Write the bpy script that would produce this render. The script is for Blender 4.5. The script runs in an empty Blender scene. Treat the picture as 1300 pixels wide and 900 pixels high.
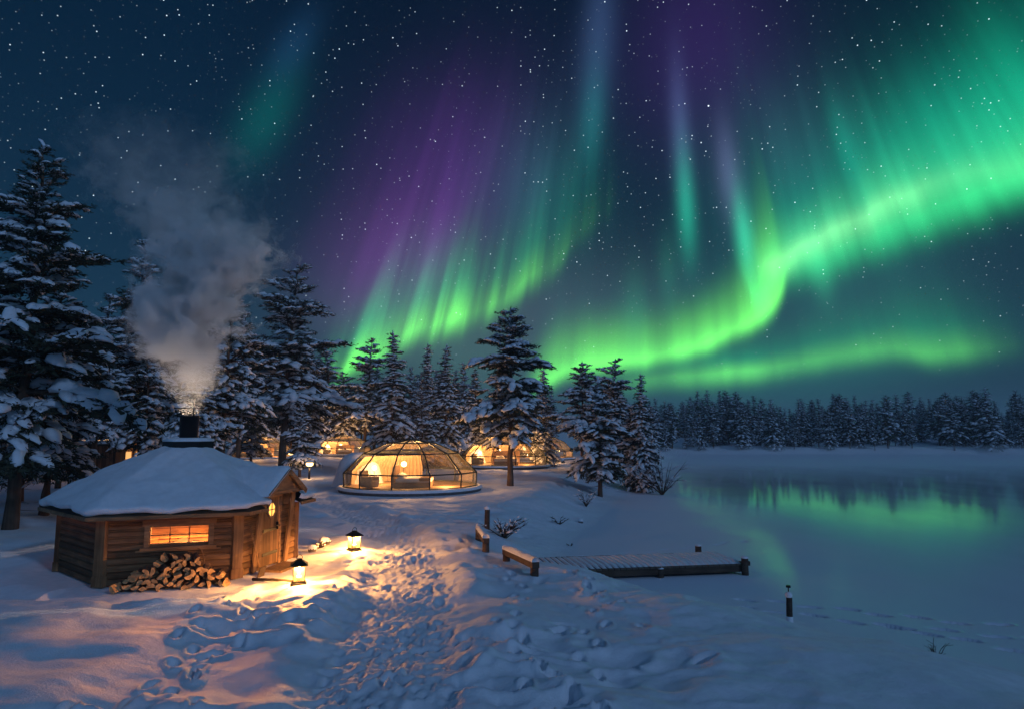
import bpy, bmesh, math, random
import numpy as np
from mathutils import Vector, Matrix
R_ = math.radians
sc = bpy.context.scene
col = sc.collection

# ------------------------------------------------------------------ camera
F = 867.0                     # focal length in photo pixels (1300 wide)
PITCH = math.atan(97 / F)
CAMZ = 3.0
cam_d = bpy.data.cameras.new('camera'); cam = bpy.data.objects.new('camera', cam_d)
col.objects.link(cam); sc.camera = cam
cam_d.sensor_width = 36; cam_d.lens = 36 * F / 1300
cam_d.clip_start = 0.1; cam_d.clip_end = 3000
cam.location = (0, 0, CAMZ); cam.rotation_euler = (math.pi / 2 + PITCH, 0, 0)
sc.view_settings.view_transform = 'Standard'; sc.view_settings.look = 'None'
sc.view_settings.exposure = 0.0; sc.view_settings.gamma = 1.0; sc.view_settings.use_curve_mapping = False
cy = sc.cycles
cy.use_denoising = True
cy.max_bounces = 8; cy.transparent_max_bounces = 24; cy.volume_bounces = 3
cy.sample_clamp_indirect = 3.0; cy.sample_clamp_direct = 0
cy.volume_step_rate = 1.0; cy.volume_max_steps = 128
cy.caustics_reflective = False; cy.caustics_refractive = False


def raydir(px, py):
    v = Vector(((px - 650) / F, 1.0, (450 - py) / F))
    return (Matrix.Rotation(PITCH, 3, 'X') @ v).normalized()


# ------------------------------------------------------------------ node expressions
class X:
    """a node socket with arithmetic"""
    def __init__(s, nt, v): s.nt = nt; s.v = v
    def op(s, o, *a, clamp=False):
        n = s.nt.nodes.new('ShaderNodeMath'); n.operation = o; n.use_clamp = clamp
        for i, q in enumerate((s,) + a):
            q = q.v if isinstance(q, X) else q
            if isinstance(q, (int, float)): n.inputs[i].default_value = float(q)
            else: s.nt.links.new(q, n.inputs[i])
        return X(s.nt, n.outputs[0])
    def __add__(s, o): return s.op('ADD', o)
    def __radd__(s, o): return s.op('ADD', o)
    def __sub__(s, o): return s.op('SUBTRACT', o)
    def __rsub__(s, o): return X(s.nt, float(o)).op('SUBTRACT', s)
    def __mul__(s, o): return s.op('MULTIPLY', o)
    def __rmul__(s, o): return s.op('MULTIPLY', o)
    def __truediv__(s, o): return s.op('DIVIDE', o)
    def exp(s): return X(s.nt, math.e).op('POWER', s)
    def max(s, o): return s.op('MAXIMUM', o)
    def min(s, o): return s.op('MINIMUM', o)
    def pow(s, o): return s.op('POWER', o)
    def clamp(s): return s.op('ADD', 0.0, clamp=True)
    def ss(s, a, b, lo=0.0, hi=1.0):
        n = s.nt.nodes.new('ShaderNodeMapRange'); n.interpolation_type = 'SMOOTHSTEP'
        s.nt.links.new(s.v, n.inputs[0])
        for i, q in enumerate((a, b, lo, hi)): n.inputs[i + 1].default_value = q
        return X(s.nt, n.outputs[0])
    def curve(s, pts, lo, hi):
        """piecewise smooth curve through pts, x in lo..hi, any y"""
        ys = [p[1] for p in pts]; y0, y1 = min(ys), max(ys)
        if y1 - y0 < 1e-9: y1 = y0 + 1
        n = s.nt.nodes.new('ShaderNodeFloatCurve')
        m = n.mapping; c = m.curves[0]
        q = sorted(((p[0] - lo) / (hi - lo), (p[1] - y0) / (y1 - y0)) for p in pts)
        c.points[0].location = q[0]; c.points[1].location = q[-1]
        for p in q[1:-1]: c.points.new(*p)
        m.extend = 'HORIZONTAL'; m.update()
        inp = (s - lo) / (hi - lo)
        s.nt.links.new(inp.v, n.inputs[1])
        return X(s.nt, n.outputs[0]) * (y1 - y0) + y0


def comb(nt, x, y, z):
    n = nt.nodes.new('ShaderNodeCombineXYZ')
    for i, q in enumerate((x, y, z)):
        if isinstance(q, X): nt.links.new(q.v, n.inputs[i])
        else: n.inputs[i].default_value = q
    return n.outputs[0]


def sep(nt, v):
    n = nt.nodes.new('ShaderNodeSeparateXYZ'); nt.links.new(v, n.inputs[0])
    return [X(nt, n.outputs[i]) for i in range(3)]


def noise(nt, vec, scale=1.0, detail=2.0, rough=0.5, dist=0.0):
    n = nt.nodes.new('ShaderNodeTexNoise')
    if vec is not None: nt.links.new(vec, n.inputs['Vector'])
    n.inputs['Scale'].default_value = scale; n.inputs['Detail'].default_value = detail
    n.inputs['Roughness'].default_value = rough; n.inputs['Distortion'].default_value = dist
    return X(nt, n.outputs[0])


def vdot(nt, v, d):
    n = nt.nodes.new('ShaderNodeVectorMath'); n.operation = 'DOT_PRODUCT'
    nt.links.new(v, n.inputs[0]); n.inputs[1].default_value = d
    return X(nt, n.outputs['Value'])


class Col:
    """accumulates r,g,b expressions"""
    def __init__(s, nt, rgb): s.nt = nt; s.c = [X(nt, float(q)) for q in rgb]
    def add(s, f, rgb):
        s.c = [a + f * float(q) if abs(q) > 1e-6 else a for a, q in zip(s.c, rgb)]
    def addc(s, f, c2): s.c = [a + f * b for a, b in zip(s.c, c2)]
    def out(s): return comb(s.nt, *s.c)


def mixc(f, a, b):     # colours as lists of X / floats
    return [f * (float(q) - float(p)) + float(p) for p, q in zip(a, b)]


# ------------------------------------------------------------------ sky: night, stars, aurora
world = bpy.data.worlds.new('World'); sc.world = world; world.use_nodes = True
nt = world.node_tree
for n in list(nt.nodes): nt.nodes.remove(n)
tc = nt.nodes.new('ShaderNodeTexCoord'); D = tc.outputs['Generated']
# aurora rays converge on the magnetic zenith
PZ = raydir(815, -680)
e2 = (raydir(815, 450) - PZ * PZ.dot(raydir(815, 450))).normalized()   # "down" seen from the zenith
e1 = e2.cross(PZ).normalized()
if e1.x < 0: e1 = -e1
def pt(px, py):
    d = raydir(px, py)
    return math.atan2(d.dot(e1), d.dot(e2)), math.acos(max(-1, min(1, d.dot(PZ))))
dx_, dy_, dz_ = sep(nt, D)
PHI = vdot(nt, D, e1).op('ARCTAN2', vdot(nt, D, e2))
TH = vdot(nt, D, PZ).op('ARCCOSINE')
PX = 1 / F
elev = dz_.op('ARCSINE')
# base night gradient
g_h = (elev.max(0.0) / -0.22).exp()             # horizon glow
g_m = (elev.max(0.0) / -0.60).exp()
az = dx_.op('ARCTAN2', dy_)
left = az.ss(-0.15, -0.5)
sky = Col(nt, (0.0005, 0.0020, 0.009))
sky.add(g_m, (0.000, 0.012, 0.040))
sky.add(g_h, (0.016, 0.034, 0.030))
sky.add(g_m * left, (-0.001, 0.010, 0.024))
# after-glow of the long blue twilight, behind the camera
back = dy_.ss(0.2, -0.8)
sky.add(back * g_m, (0.058, 0.140, 0.285))
sky.add((dz_).ss(0.62, 1.0), (0.020, 0.055, 0.13))

def blob(px, py, sx, sy, rgb, s=1.0, k=0.0, ray=None):
    p0, t0 = pt(px, py)
    a = abs(pt(px + sx, py)[0] - p0); b = abs(pt(px, py + sy)[1] - t0)
    u = PHI - p0
    if k: u = u - (TH - t0) * k
    g = ((u / a).pow(2) + ((TH - t0) / b).pow(2)) * -1.0
    # negative base of pow(2) is fine in Cycles for even integers
    g = g.exp() * s
    if ray is not None: g = g * ray
    sky.add(g, rgb)

rv = comb(nt, PHI * 29, TH * 1.6, 0.0)
ray1 = noise(nt, rv, 1.0, 3.0, 0.5)
rv2 = comb(nt, PHI * 13, TH * 2.2, 7.0)
ray2 = noise(nt, rv2, 1.0, 2.0, 0.5)
rays = (ray1.ss(0.33, 0.70) * 0.75 + 0.35) * (ray2.ss(0.25, 0.7) * 0.8 + 0.35)
soft = ray2.ss(0.25, 0.75) * 0.35 + ray1.ss(.3, .7) * 0.22 + 0.62
warp = noise(nt, comb(nt, PHI * 16, 3.3, TH * 2), 1.0, 2.0, 0.55) - 0.5

def band(pts, wl, cols, rayx, k_in=1.0, wob=0.02):
    """pts: (px, py of lower edge, intensity, height px); cols: edge, body, top"""
    ph = [pt(p[0], p[1]) for p in pts]
    lo, hi = ph[0][0], ph[-1][0]
    lo, hi = min(lo, hi) - 0.02, max(lo, hi) + 0.02
    edge = PHI.curve([(q[0], q[1]) for q in ph], lo, hi) + warp * wob
    inten = PHI.curve([(q[0], p[2]) for q, p in zip(ph, pts)], lo, hi)
    hgt = PHI.curve([(q[0], p[3] * PX * 0.62) for q, p in zip(ph, pts)], lo, hi)
    msk = PHI.ss(lo, lo + 0.06) * PHI.ss(hi, hi - 0.06)
    t = edge - TH
    up = (t.max(0.0) / hgt * -1.0).exp()
    dn = ((t.min(0.0) / (wl * PX * 0.6)).pow(2) * -1.0).exp()
    f = up * dn * inten.max(0.0) * rayx * msk * k_in
    h = (t / hgt)
    m1 = h.ss(0.0, 1.0); m2 = h.ss(1.0, 3.2)
    c = mixc(m1, cols[0], cols[1])
    c = [a + m2 * (float(b)) - m2 * a for a, b in zip(c, cols[2])]
    sky.addc(f, c)

YG = (0.16, 0.95, 0.10); GR = (0.03, 0.62, 0.17); TE = (0.006, 0.26, 0.17); PU = (0.16, 0.05, 0.22)
# left curtain
band([(395, 450, 0, 60), (425, 470, .6, 70), (450, 458, 1.2, 100), (483, 442, 1.4, 112), (515, 426, .8, 92), (545, 411, .85, 88), (568, 404, 1.4, 96), (600, 390, .6, 80),
      (640, 372, .45, 78), (680, 346, .36, 84), (718, 318, .22, 95), (746, 290, .14, 100), (785, 250, 0, 60)], 34, (YG, GR, PU), rays, 1.45, 0.05)
# main ribbon, lower arm
band([(660, 500, 0, 30), (690, 482, .7, 52), (720, 470, 1.0, 50), (760, 459, 1, 46), (830, 450, .95, 44), (880, 438, .95, 44), (925, 420, 1.0, 48),
      (955, 404, 1.15, 60), (975, 388, 1.2, 85), (990, 365, .9, 95), (1000, 335, .25, 60), (1012, 320, 0, 60)], 22, (YG, YG, TE), soft, 1.45, 0.012)
# main ribbon, upper arm
band([(925, 300, 0, 60), (948, 350, .30, 60), (962, 372, .55, 50), (978, 352, .5, 50), (1000, 335, .55, 75), (1030, 330, .65, 75), (1092, 304, .75, 80), (1161, 272, .85, 95),
      (1230, 248, .9, 88), (1300, 222, .9, 105), (1360, 200, .8, 120), (1500, 160, 0, 100)], 40, (GR, (0.01, 0.58, 0.22), (0.002, 0.26, 0.15)), soft, 1.3, 0.02)
band([(960, 340, 0, 18), (985, 330, .6, 32), (1022, 312, .6, 34), (1092, 276, .62, 36), (1150, 244, .5, 38), (1200, 226, .22, 40), (1300, 204, .15, 60), (1400, 160, 0, 40)],
     30, ((0.30, 0.9, 0.30), (0.15, 0.8, 0.25), TE), soft, 1.2, 0.02)
# faint second arc low over the far forest
band([(770, 490, 0, 25), (830, 480, .45, 28), (900, 474, .70, 34), (945, 470, 1.0, 30), (985, 464, .6, 36), (1050, 454, .5, 44), (1110, 444, .48, 50),
      (1180, 446, .55, 60), (1240, 440, .32, 60), (1275, 436, .12, 60), (1320, 430, 0, 60)], 24, ((0.12, .75, .10), (0.01, .45, .14), TE), soft, 1.15, 0.008)
# single rays
blob(871, 262, 11, 62, (0.01, 0.34, 0.20), 0.9)
blob(863, 160, 13, 75, (0.08, 0.11, 0.27), 0.45)
blob(945, 300, 11, 48, (0.03, 0.5, 0.25), 0.9)
blob(925, 222, 15, 60, (0.12, 0.13, 0.28), 0.5)
blob(848, 350, 14, 50, (0.01, 0.16, 0.08), 0.4)
blob(806, 400, 18, 50, (0.01, 0.20, 0.08), 0.4)
blob(1000, 480, 330, 45, (0.004, 0.05, 0.035), 1.0)
blob(1060, 250, 200, 90, (0.0, 0.07, 0.06), 0.8, ray=soft)
blob(752, 150, 16, 60, (0.004, 0.10, 0.10), 0.8)
blob(760, 40, 22, 90, (0.03, 0.06, 0.14), 0.7)
blob(1072, 190, 14, 60, (0.0, 0.14, 0.08), 0.8)
blob(1040, 340, 14, 40, (0.02, 0.3, 0.12), 0.6)
blob(338, 150, 34, 75, (0.0, 0.055, 0.042), 1.0)
blob(372, 60, 26, 60, (0.004, 0.02, 0.05), 1.0)
# broad violet and teal glows
blob(500, 330, 75, 100, (0.10, 0.022, 0.16), 0.9, k=-0.35, ray=soft)
blob(590, 210, 100, 110, (0.055, 0.012, 0.115), 0.9, k=-0.25, ray=soft)
blob(690, 250, 70, 90, (0.0, 0.085, 0.065), 0.9, ray=soft)
blob(890, 60, 110, 130, (0.022, 0.005, 0.055), 1.0)
blob(1010, 190, 130, 90, (0.012, 0.045, 0.05), 1.0, ray=soft)
blob(1180, 170, 130, 80, (0.0, 0.20, 0.12), .55, ray=soft)
blob(1310, 120, 130, 110, (0.0, 0.26, 0.16), .65, ray=soft)
blob(700, 400, 190, 80, (0.035, 0.05, 0.06), 1.0)
blob(560, 450, 150, 60, (0.03, 0.075, 0.05), 1.0)
blob(1080, 380, 220, 90, (0.012, 0.045, 0.045), 1.0)

# stars
def stars(scale, r, s, seed):
    n = nt.nodes.new('ShaderNodeTexVoronoi'); n.inputs['Scale'].default_value = scale
    m = nt.nodes.new('ShaderNodeVectorMath'); m.operation = 'ADD'; nt.links.new(D, m.inputs[0]); m.inputs[1].default_value = (seed, seed * 2, seed * 3)
    nt.links.new(m.outputs[0], n.inputs['Vector'])
    d = X(nt, n.outputs['Distance'])
    f = d.ss(r * scale, r * scale * 0.15) * s
    cr = sep(nt, n.outputs['Color'])[0]
    sky.add(f * (cr.pow(5.0) * 2.6 + 0.10) * elev.ss(0.0, 0.25), (0.75, 0.9, 1.0))
stars(160, 0.00105, 0.60, 0.0)
stars(50, 0.0012, 0.50, 3.7)
stars(22, 0.0014, 1.3, 9.1)

skyt = nt.nodes.new('ShaderNodeTexSky'); skyt.sky_type = 'NISHITA'; skyt.sun_disc = False
skyt.sun_elevation = R_(-4.0); skyt.sun_rotation = R_(215)
bg1 = nt.nodes.new('ShaderNodeBackground'); bg2 = nt.nodes.new('ShaderNodeBackground')
nt.links.new(sky.out(), bg1.inputs[0]); bg1.inputs[1].default_value = 1.0
nt.links.new(skyt.outputs[0], bg2.inputs[0]); bg2.inputs[1].default_value = 0.02
adds = nt.nodes.new('ShaderNodeAddShader'); outw = nt.nodes.new('ShaderNodeOutputWorld')
nt.links.new(bg1.outputs[0], adds.inputs[0]); nt.links.new(bg2.outputs[0], adds.inputs[1])
nt.links.new(adds.outputs[0], outw.inputs[0])
world.cycles.sampling_method = 'MANUAL'; world.cycles.sample_map_resolution = 512

# weak, soft moonlight from behind the camera, to the right
ld = bpy.data.lights.new('moon_light', 'SUN'); ld.energy = 0.50; ld.angle = R_(3); ld.color = (0.36, 0.58, 1.0)
lo_ = bpy.data.objects.new('moon_light', ld); col.objects.link(lo_)
lo_.rotation_euler = (R_(66), 0, R_(44))
WARM = (1.0, 0.50, 0.18)


# ------------------------------------------------------------------ materials
def mat(name):
    m = bpy.data.materials.new(name); m.use_nodes = True
    t = m.node_tree; b = t.nodes['Principled BSDF']
    return m, t, b

def simple(name, rgb, rough=0.7, metal=0.0, spec=0.3, bump=0.0, bscale=20, var=0.0, emit=None, es=0.0):
    m, t, b = mat(name)
    b.inputs['Base Color'].default_value = (*rgb, 1); b.inputs['Roughness'].default_value = rough
    b.inputs['Metallic'].default_value = metal; b.inputs['Specular IOR Level'].default_value = spec
    c = t.nodes.new('ShaderNodeTexCoord').outputs['Object']
    if bump:
        n = noise(t, c, bscale, 4, 0.6); bp = t.nodes.new('ShaderNodeBump')
        bp.inputs['Strength'].default_value = bump; bp.inputs['Distance'].default_value = 0.05
        t.links.new(n.v, bp.inputs['Height']); t.links.new(bp.outputs[0], b.inputs['Normal'])
    if var:
        n = noise(t, c, bscale * 0.3, 3, 0.6).ss(0.3, 0.7, 1 - var, 1 + var)
        t.links.new(comb(t, n * rgb[0], n * rgb[1], n * rgb[2]), b.inputs['Base Color'])
    if emit:
        b.inputs['Emission Color'].default_value = (*emit, 1); b.inputs['Emission Strength'].default_value = es
    return m

def wood(name, rgb, axis='Z', plank=0.0, rough=0.75, scale=1.0, paxis=2):
    """grain along an object axis, board grooves every `plank` metres across paxis"""
    m, t, b = mat(name)
    c = t.nodes.new('ShaderNodeTexCoord').outputs['Object']
    p = sep(t, c)
    k = {'X': (1.2, 14, 14), 'Y': (14, 1.2, 14), 'Z': (14, 14, 1.2)}[axis]
    v = comb(t, p[0] * k[0] * scale, p[1] * k[1] * scale, p[2] * k[2] * scale)
    g = noise(t, v, 1.0, 5, 0.65, 0.6)
    big = noise(t, c, 1.7, 2, 0.5)
    f = g.ss(0.25, 0.75, 0.55, 1.35) * big.ss(0.3, 0.7, 0.75, 1.2)
    h = g * 0.3
    if plank:
        q = p[paxis] / plank
        bid = q.op('FLOOR')
        wn = t.nodes.new('ShaderNodeTexWhiteNoise'); wn.noise_dimensions = '1D'; t.links.new(bid.v, wn.inputs['W'])
        f = f * X(t, wn.outputs[0]).ss(0, 1, 0.65, 1.25)
        fr = q.op('FRACT')
        gr = fr.ss(0.0, 0.07) * fr.ss(1.0, 0.93)
        f = f * (gr * 0.75 + 0.25)
        h = h + gr * 1.5
    t.links.new(comb(t, f * rgb[0], f * rgb[1], f * rgb[2]), b.inputs['Base Color'])
    b.inputs['Roughness'].default_value = rough; b.inputs['Specular IOR Level'].default_value = 0.25
    bp = t.nodes.new('ShaderNodeBump'); bp.inputs['Strength'].default_value = 0.6; bp.inputs['Distance'].default_value = 0.012
    t.links.new(h.v, bp.inputs['Height']); t.links.new(bp.outputs[0], b.inputs['Normal'])
    return m

def snow_mat(name, fine=1.0, rgb=(0.80, 0.84, 0.90)):
    m, t, b = mat(name)
    g = t.nodes.new('ShaderNodeNewGeometry').outputs['Position']
    n1 = noise(t, g, 5.0, 4, 0.65); n2 = noise(t, g, 38.0, 3, 0.7)
    v = n1.ss(0.3, 0.7, 0.93, 1.03)
    t.links.new(comb(t, v * rgb[0], v * rgb[1], v * rgb[2]), b.inputs['Base Color'])
    b.inputs['Roughness'].default_value = 0.62; b.inputs['Specular IOR Level'].default_value = 0.25
    b.inputs['Sheen Weight'].default_value = 0.1
    bp = t.nodes.new('ShaderNodeBump'); bp.inputs['Strength'].default_value = 0.55; bp.inputs['Distance'].default_value = 0.04
    t.links.new((n1 * 0.8 + n2 * 0.35 * fine).v, bp.inputs['Height']); t.links.new(bp.outputs[0], b.inputs['Normal'])
    return m

SNOW = snow_mat('snow'); SNOWT = snow_mat('snow_on_tree', 0.3, (0.78, 0.82, 0.88))
def needle_mat():
    m, t, b = mat('needles')
    g = t.nodes.new('ShaderNodeNewGeometry').outputs['Position']
    n1 = noise(t, g, 1.3, 3, 0.6).ss(0.3, 0.7, 0.6, 1.5)
    fr = noise(t, g, 7.0, 3, 0.7).ss(0.60, 0.74)       # rime on the needles
    a = [n1 * 0.036, n1 * 0.042, n1 * 0.026]
    t.links.new(comb(t, *[x + fr * (0.22 if i < 2 else 0.25) for i, x in enumerate(a)]), b.inputs['Base Color'])
    b.inputs['Roughness'].default_value = 0.7; b.inputs['Specular IOR Level'].default_value = 0.15
    return m
NEED = needle_mat()
BARK = wood('pine_bark', (0.115, 0.075, 0.052), 'Z', 0, 0.9, 0.6)
LOGW = wood('hut_timber', (0.165, 0.09, 0.043), 'X', 0.135)
POSTW = wood('post_timber', (0.23, 0.13, 0.062), 'Z')
TRIMW = wood('trim_timber', (0.24, 0.14, 0.07), 'X')
DOORW = wood('door_boards', (0.25, 0.135, 0.06), 'Z', 0.14, paxis=0)
DARKW = wood('dark_timber', (0.07, 0.048, 0.034), 'X')
JETW = wood('weathered_board', (0.13, 0.10, 0.08), 'Y')
FLOORW = wood('floor_boards', (0.30, 0.19, 0.10), 'X', 0.15, paxis=1)
SPLIT = simple('split_wood', (0.52, 0.32, 0.15), 0.8, bump=0.4, bscale=30, var=0.35)
LBARK = simple('log_bark', (0.10, 0.06, 0.04), 0.9, bump=0.5, bscale=30, var=0.4)
BLACK = simple('black_metal', (0.02, 0.02, 0.022), 0.45, 0.6)
STEEL = simple('frame_metal', (0.045, 0.055, 0.050), 0.45, 0.3)
CONC = simple('plinth', (0.10, 0.10, 0.10), 0.85, bump=0.3, var=0.3)
FAB = simple('curtain_fabric', (0.50, 0.38, 0.24), 0.9, bump=0.2, bscale=9, var=0.15)
LINEN = simple('bed_linen', (0.75, 0.68, 0.58), 0.9, bump=0.5, bscale=6, var=0.1)
BROWNF = simple('brown_throw', (0.22, 0.12, 0.06), 0.9, bump=0.4, bscale=8)
HEADB = wood('headboard_wood', (0.28, 0.16, 0.08), 'X')
STONE = simple('stone', (0.12, 0.11, 0.10), 0.9, bump=0.8, bscale=8, var=0.3)
TWIG = simple('twig', (0.06, 0.045, 0.035), 0.9, var=0.3)
def emis(name, rgb, s):
    m = bpy.data.materials.new(name); m.use_nodes = True; t = m.node_tree
    for n in list(t.nodes): t.nodes.remove(n)
    e = t.nodes.new('ShaderNodeEmission'); e.inputs[0].default_value = (*rgb, 1); e.inputs[1].default_value = s
    o = t.nodes.new('ShaderNodeOutputMaterial'); t.links.new(e.outputs[0], o.inputs[0]); return m
GLOBE = emis('lamp_glow', (1.0, 0.62, 0.25), 14)
FLAME = emis('flame', (1.0, 0.60, 0.20), 14)
GLOWG = emis('bollard_glow', (1.0, 0.60, 0.22), 6)
EMBER = emis('embers', (1.0, 0.34, 0.08), 1.6)
def glass_mat(name, tint, refl=0.12, frost=0.0):
    m = bpy.data.materials.new(name); m.use_nodes = True; t = m.node_tree
    for n in list(t.nodes): t.nodes.remove(n)
    tr = t.nodes.new('ShaderNodeBsdfTransparent'); tr.inputs[0].default_value = (*tint, 1)
    gl = t.nodes.new('ShaderNodeBsdfGlossy'); gl.inputs[1].default_value = 0.06; gl.inputs[0].default_value = (.9, .95, .95, 1)
    lw = t.nodes.new('ShaderNodeLayerWeight'); lw.inputs[0].default_value = 0.35
    f = (X(t, lw.outputs['Fresnel']) * 0.55 + refl * 0.5).clamp()
    mx = t.nodes.new('ShaderNodeMixShader'); t.links.new(f.v, mx.inputs[0])
    t.links.new(tr.outputs[0], mx.inputs[1]); t.links.new(gl.outputs[0], mx.inputs[2]); last = mx
    if frost:
        df = t.nodes.new('ShaderNodeBsdfTranslucent'); df.inputs[0].default_value = (.8, .75, .65, 1)
        dd = t.nodes.new('ShaderNodeBsdfDiffuse'); dd.inputs[0].default_value = (.6, .6, .6, 1)
        m0 = t.nodes.new('ShaderNodeMixShader'); m0.inputs[0].default_value = 0.35
        t.links.new(df.outputs[0], m0.inputs[1]); t.links.new(dd.outputs[0], m0.inputs[2])
        c = t.nodes.new('ShaderNodeTexCoord').outputs['Object']
        fr = noise(t, c, 1.6, 4, 0.65).ss(0.35, 0.75, frost * 0.35, frost)
        m2 = t.nodes.new('ShaderNodeMixShader'); t.links.new(fr.v, m2.inputs[0])
        t.links.new(mx.outputs[0], m2.inputs[1]); t.links.new(m0.outputs[0], m2.inputs[2]); last = m2
    o = t.nodes.new('ShaderNodeOutputMaterial'); t.links.new(last.outputs[0], o.inputs[0]); return m
GLASS = glass_mat('dome_glass', (0.93, 0.91, 0.85), 0.08, 0.07)
CLEAR = glass_mat('clear_glass', (0.97, 0.95, 0.9), 0.06)


# ------------------------------------------------------------------ mesh helpers
class MB:
    def __init__(s): s.v = []; s.f = []; s.m = []; s.sm = []
    def add(s, vs, fs, mi=0, smooth=False):
        o = len(s.v); s.v += [tuple(v) for v in vs]
        for f in fs: s.f.append(tuple(i + o for i in f)); s.m.append(mi); s.sm.append(smooth)
    def box(s, c, d, mi=0, rot=None, taper=1.0):
        x, y, z = [q / 2 for q in d]
        vs = [Vector((sx * x * (taper if sz > 0 else 1), sy * y * (taper if sz > 0 else 1), sz * z)) for sz in (-1, 1) for sy in (-1, 1) for sx in (-1, 1)]
        if rot is not None: vs = [rot @ v for v in vs]
        c = Vector(c); vs = [v + c for v in vs]
        s.add(vs, [(0, 2, 3, 1), (4, 5, 7, 6), (0, 1, 5, 4), (2, 6, 7, 3), (0, 4, 6, 2), (1, 3, 7, 5)], mi)
    def bar(s, a, b, w, h, mi=0, up=Vector((0, 0, 1))):
        a, b = Vector(a), Vector(b); d = b - a; L = d.length
        if L < 1e-6: return
        x = d / L; y = up.cross(x)
        if y.length < 1e-3: y = Vector((0, 1, 0)).cross(x)
        y.normalize(); z = x.cross(y)
        s.box((a + b) / 2, (L, w, h), mi, Matrix((x, y, z)).transposed())
    def tube(s, pts, rads, n=8, mi=0, cap=True, smooth=True):
        pts = [Vector(p) for p in pts]; rings = []
        for i, p in enumerate(pts):
            d = (pts[min(i + 1, len(pts) - 1)] - pts[max(i - 1, 0)]).normalized()
            u = d.cross(Vector((0, 0, 1)))
            if u.length < 0.05: u = d.cross(Vector((1, 0, 0)))
            if i and u.dot(pu) < 0: u = -u
            u.normalize(); w = d.cross(u); pu = u
            rings.append([p + (u * math.cos(2 * math.pi * k / n) + w * math.sin(2 * math.pi * k / n)) * rads[i] for k in range(n)])
        vs = [v for r in rings for v in r]; fs = []
        for i in range(len(pts) - 1):
            for k in range(n):
                fs.append((i * n + k, i * n + (k + 1) % n, (i + 1) * n + (k + 1) % n, (i + 1) * n + k))
        s.add(vs, fs, mi, smooth)
        if cap:
            o = len(s.v) - len(vs)
            s.f += [tuple(o + k for k in range(n))[::-1], tuple(o + len(vs) - n + k for k in range(n))]
            s.m += [mi, mi]; s.sm += [False, False]
    def lathe(s, prof, n=24, c=(0, 0, 0), mi=0, smooth=True, phase=0.0):
        vs = []; fs = []
        for r, z in prof:
            for k in range(n):
                a = 2 * math.pi * k / n + phase
                vs.append((c[0] + r * math.cos(a), c[1] + r * math.sin(a), c[2] + z))
        for i in range(len(prof) - 1):
            for k in range(n):
                fs.append((i * n + k, i * n + (k + 1) % n, (i + 1) * n + (k + 1) % n, (i + 1) * n + k))
        s.add(vs, fs, mi, smooth)
    def build(s, name, mats, parent=None, bevel=0.0):
        me = bpy.data.meshes.new(name); me.from_pydata(s.v, [], s.f)
        for m in (mats if isinstance(mats, (list, tuple)) else [mats]): me.materials.append(m)
        me.polygons.foreach_set('material_index', s.m); me.polygons.foreach_set('use_smooth', s.sm); me.update()
        o = bpy.data.objects.new(name, me); col.objects.link(o)
        if parent: o.parent = parent
        if bevel:
            b = o.modifiers.new('b', 'BEVEL'); b.width = bevel; b.segments = 2; b.limit_method = 'ANGLE'
        return o


def tag(o, label=None, cat=None, group=None, kind=None):
    if label: o['label'] = label
    if cat: o['category'] = cat
    if group: o['group'] = group
    if kind: o['kind'] = kind
    return o

def empty(name, loc, rz=0.0, label=None, cat=None, group=None):
    o = bpy.data.objects.new(name, None); col.objects.link(o); o.location = loc; o.rotation_euler = (0, 0, rz)
    o.empty_display_size = 0.3
    return tag(o, label, cat, group)

def copy_tree(o, parent=None):
    c = o.copy(); col.objects.link(c); c.parent = parent
    for ch in [q for q in kids.get(o.name, [])]: copy_tree(ch, c)
    return c
kids = {}
def note_kids(root):
    kids[root.name] = [q for q in bpy.data.objects if q.parent == root]
    for q in kids[root.name]: note_kids(q)

def lamp(name, loc, w, rad, color=WARM, parent=None):
    d = bpy.data.lights.new(name, 'POINT'); d.energy = w; d.shadow_soft_size = rad; d.color = color
    o = bpy.data.objects.new(name, d); col.objects.link(o); o.location = loc
    if parent: o.parent = parent
    return o

# ------------------------------------------------------------------ terrain
def hash2(ix, iy, seed):
    h = (ix.astype(np.int64) * 374761393 + iy.astype(np.int64) * 668265263 + seed * 1442695041) & 0xFFFFFFFF
    h = ((h ^ (h >> 13)) * 1274126177) & 0xFFFFFFFF
    h = (h ^ (h >> 16)) & 0xFFFFFFFF
    return h / 4294967295.0
def vnoise(x, y, seed=0):
    ix = np.floor(x); iy = np.floor(y); fx = x - ix; fy = y - iy
    fx = fx * fx * fx * (fx * (fx * 6 - 15) + 10); fy = fy * fy * fy * (fy * (fy * 6 - 15) + 10)
    a = hash2(ix, iy, seed); b = hash2(ix + 1, iy, seed); c = hash2(ix, iy + 1, seed); d = hash2(ix + 1, iy + 1, seed)
    return (a + (b - a) * fx + (c - a) * fy + (a - b - c + d) * fx * fy) * 2 - 1
def fbm(x, y, seed=0, o=4, g=0.5):
    r = 0; a = 1; ca, sa = math.cos(0.6), math.sin(0.6)
    for i in range(o):
        r = r + a * vnoise(x, y, seed + i * 17); x, y = (x * ca - y * sa) * 2.03 + 3.1, (x * sa + y * ca) * 2.03 - 1.7; a *= g
    return r
def sst(x, a, b):
    t = np.clip((x - a) / (b - a), 0, 1); return t * t * (3 - 2 * t)

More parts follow.
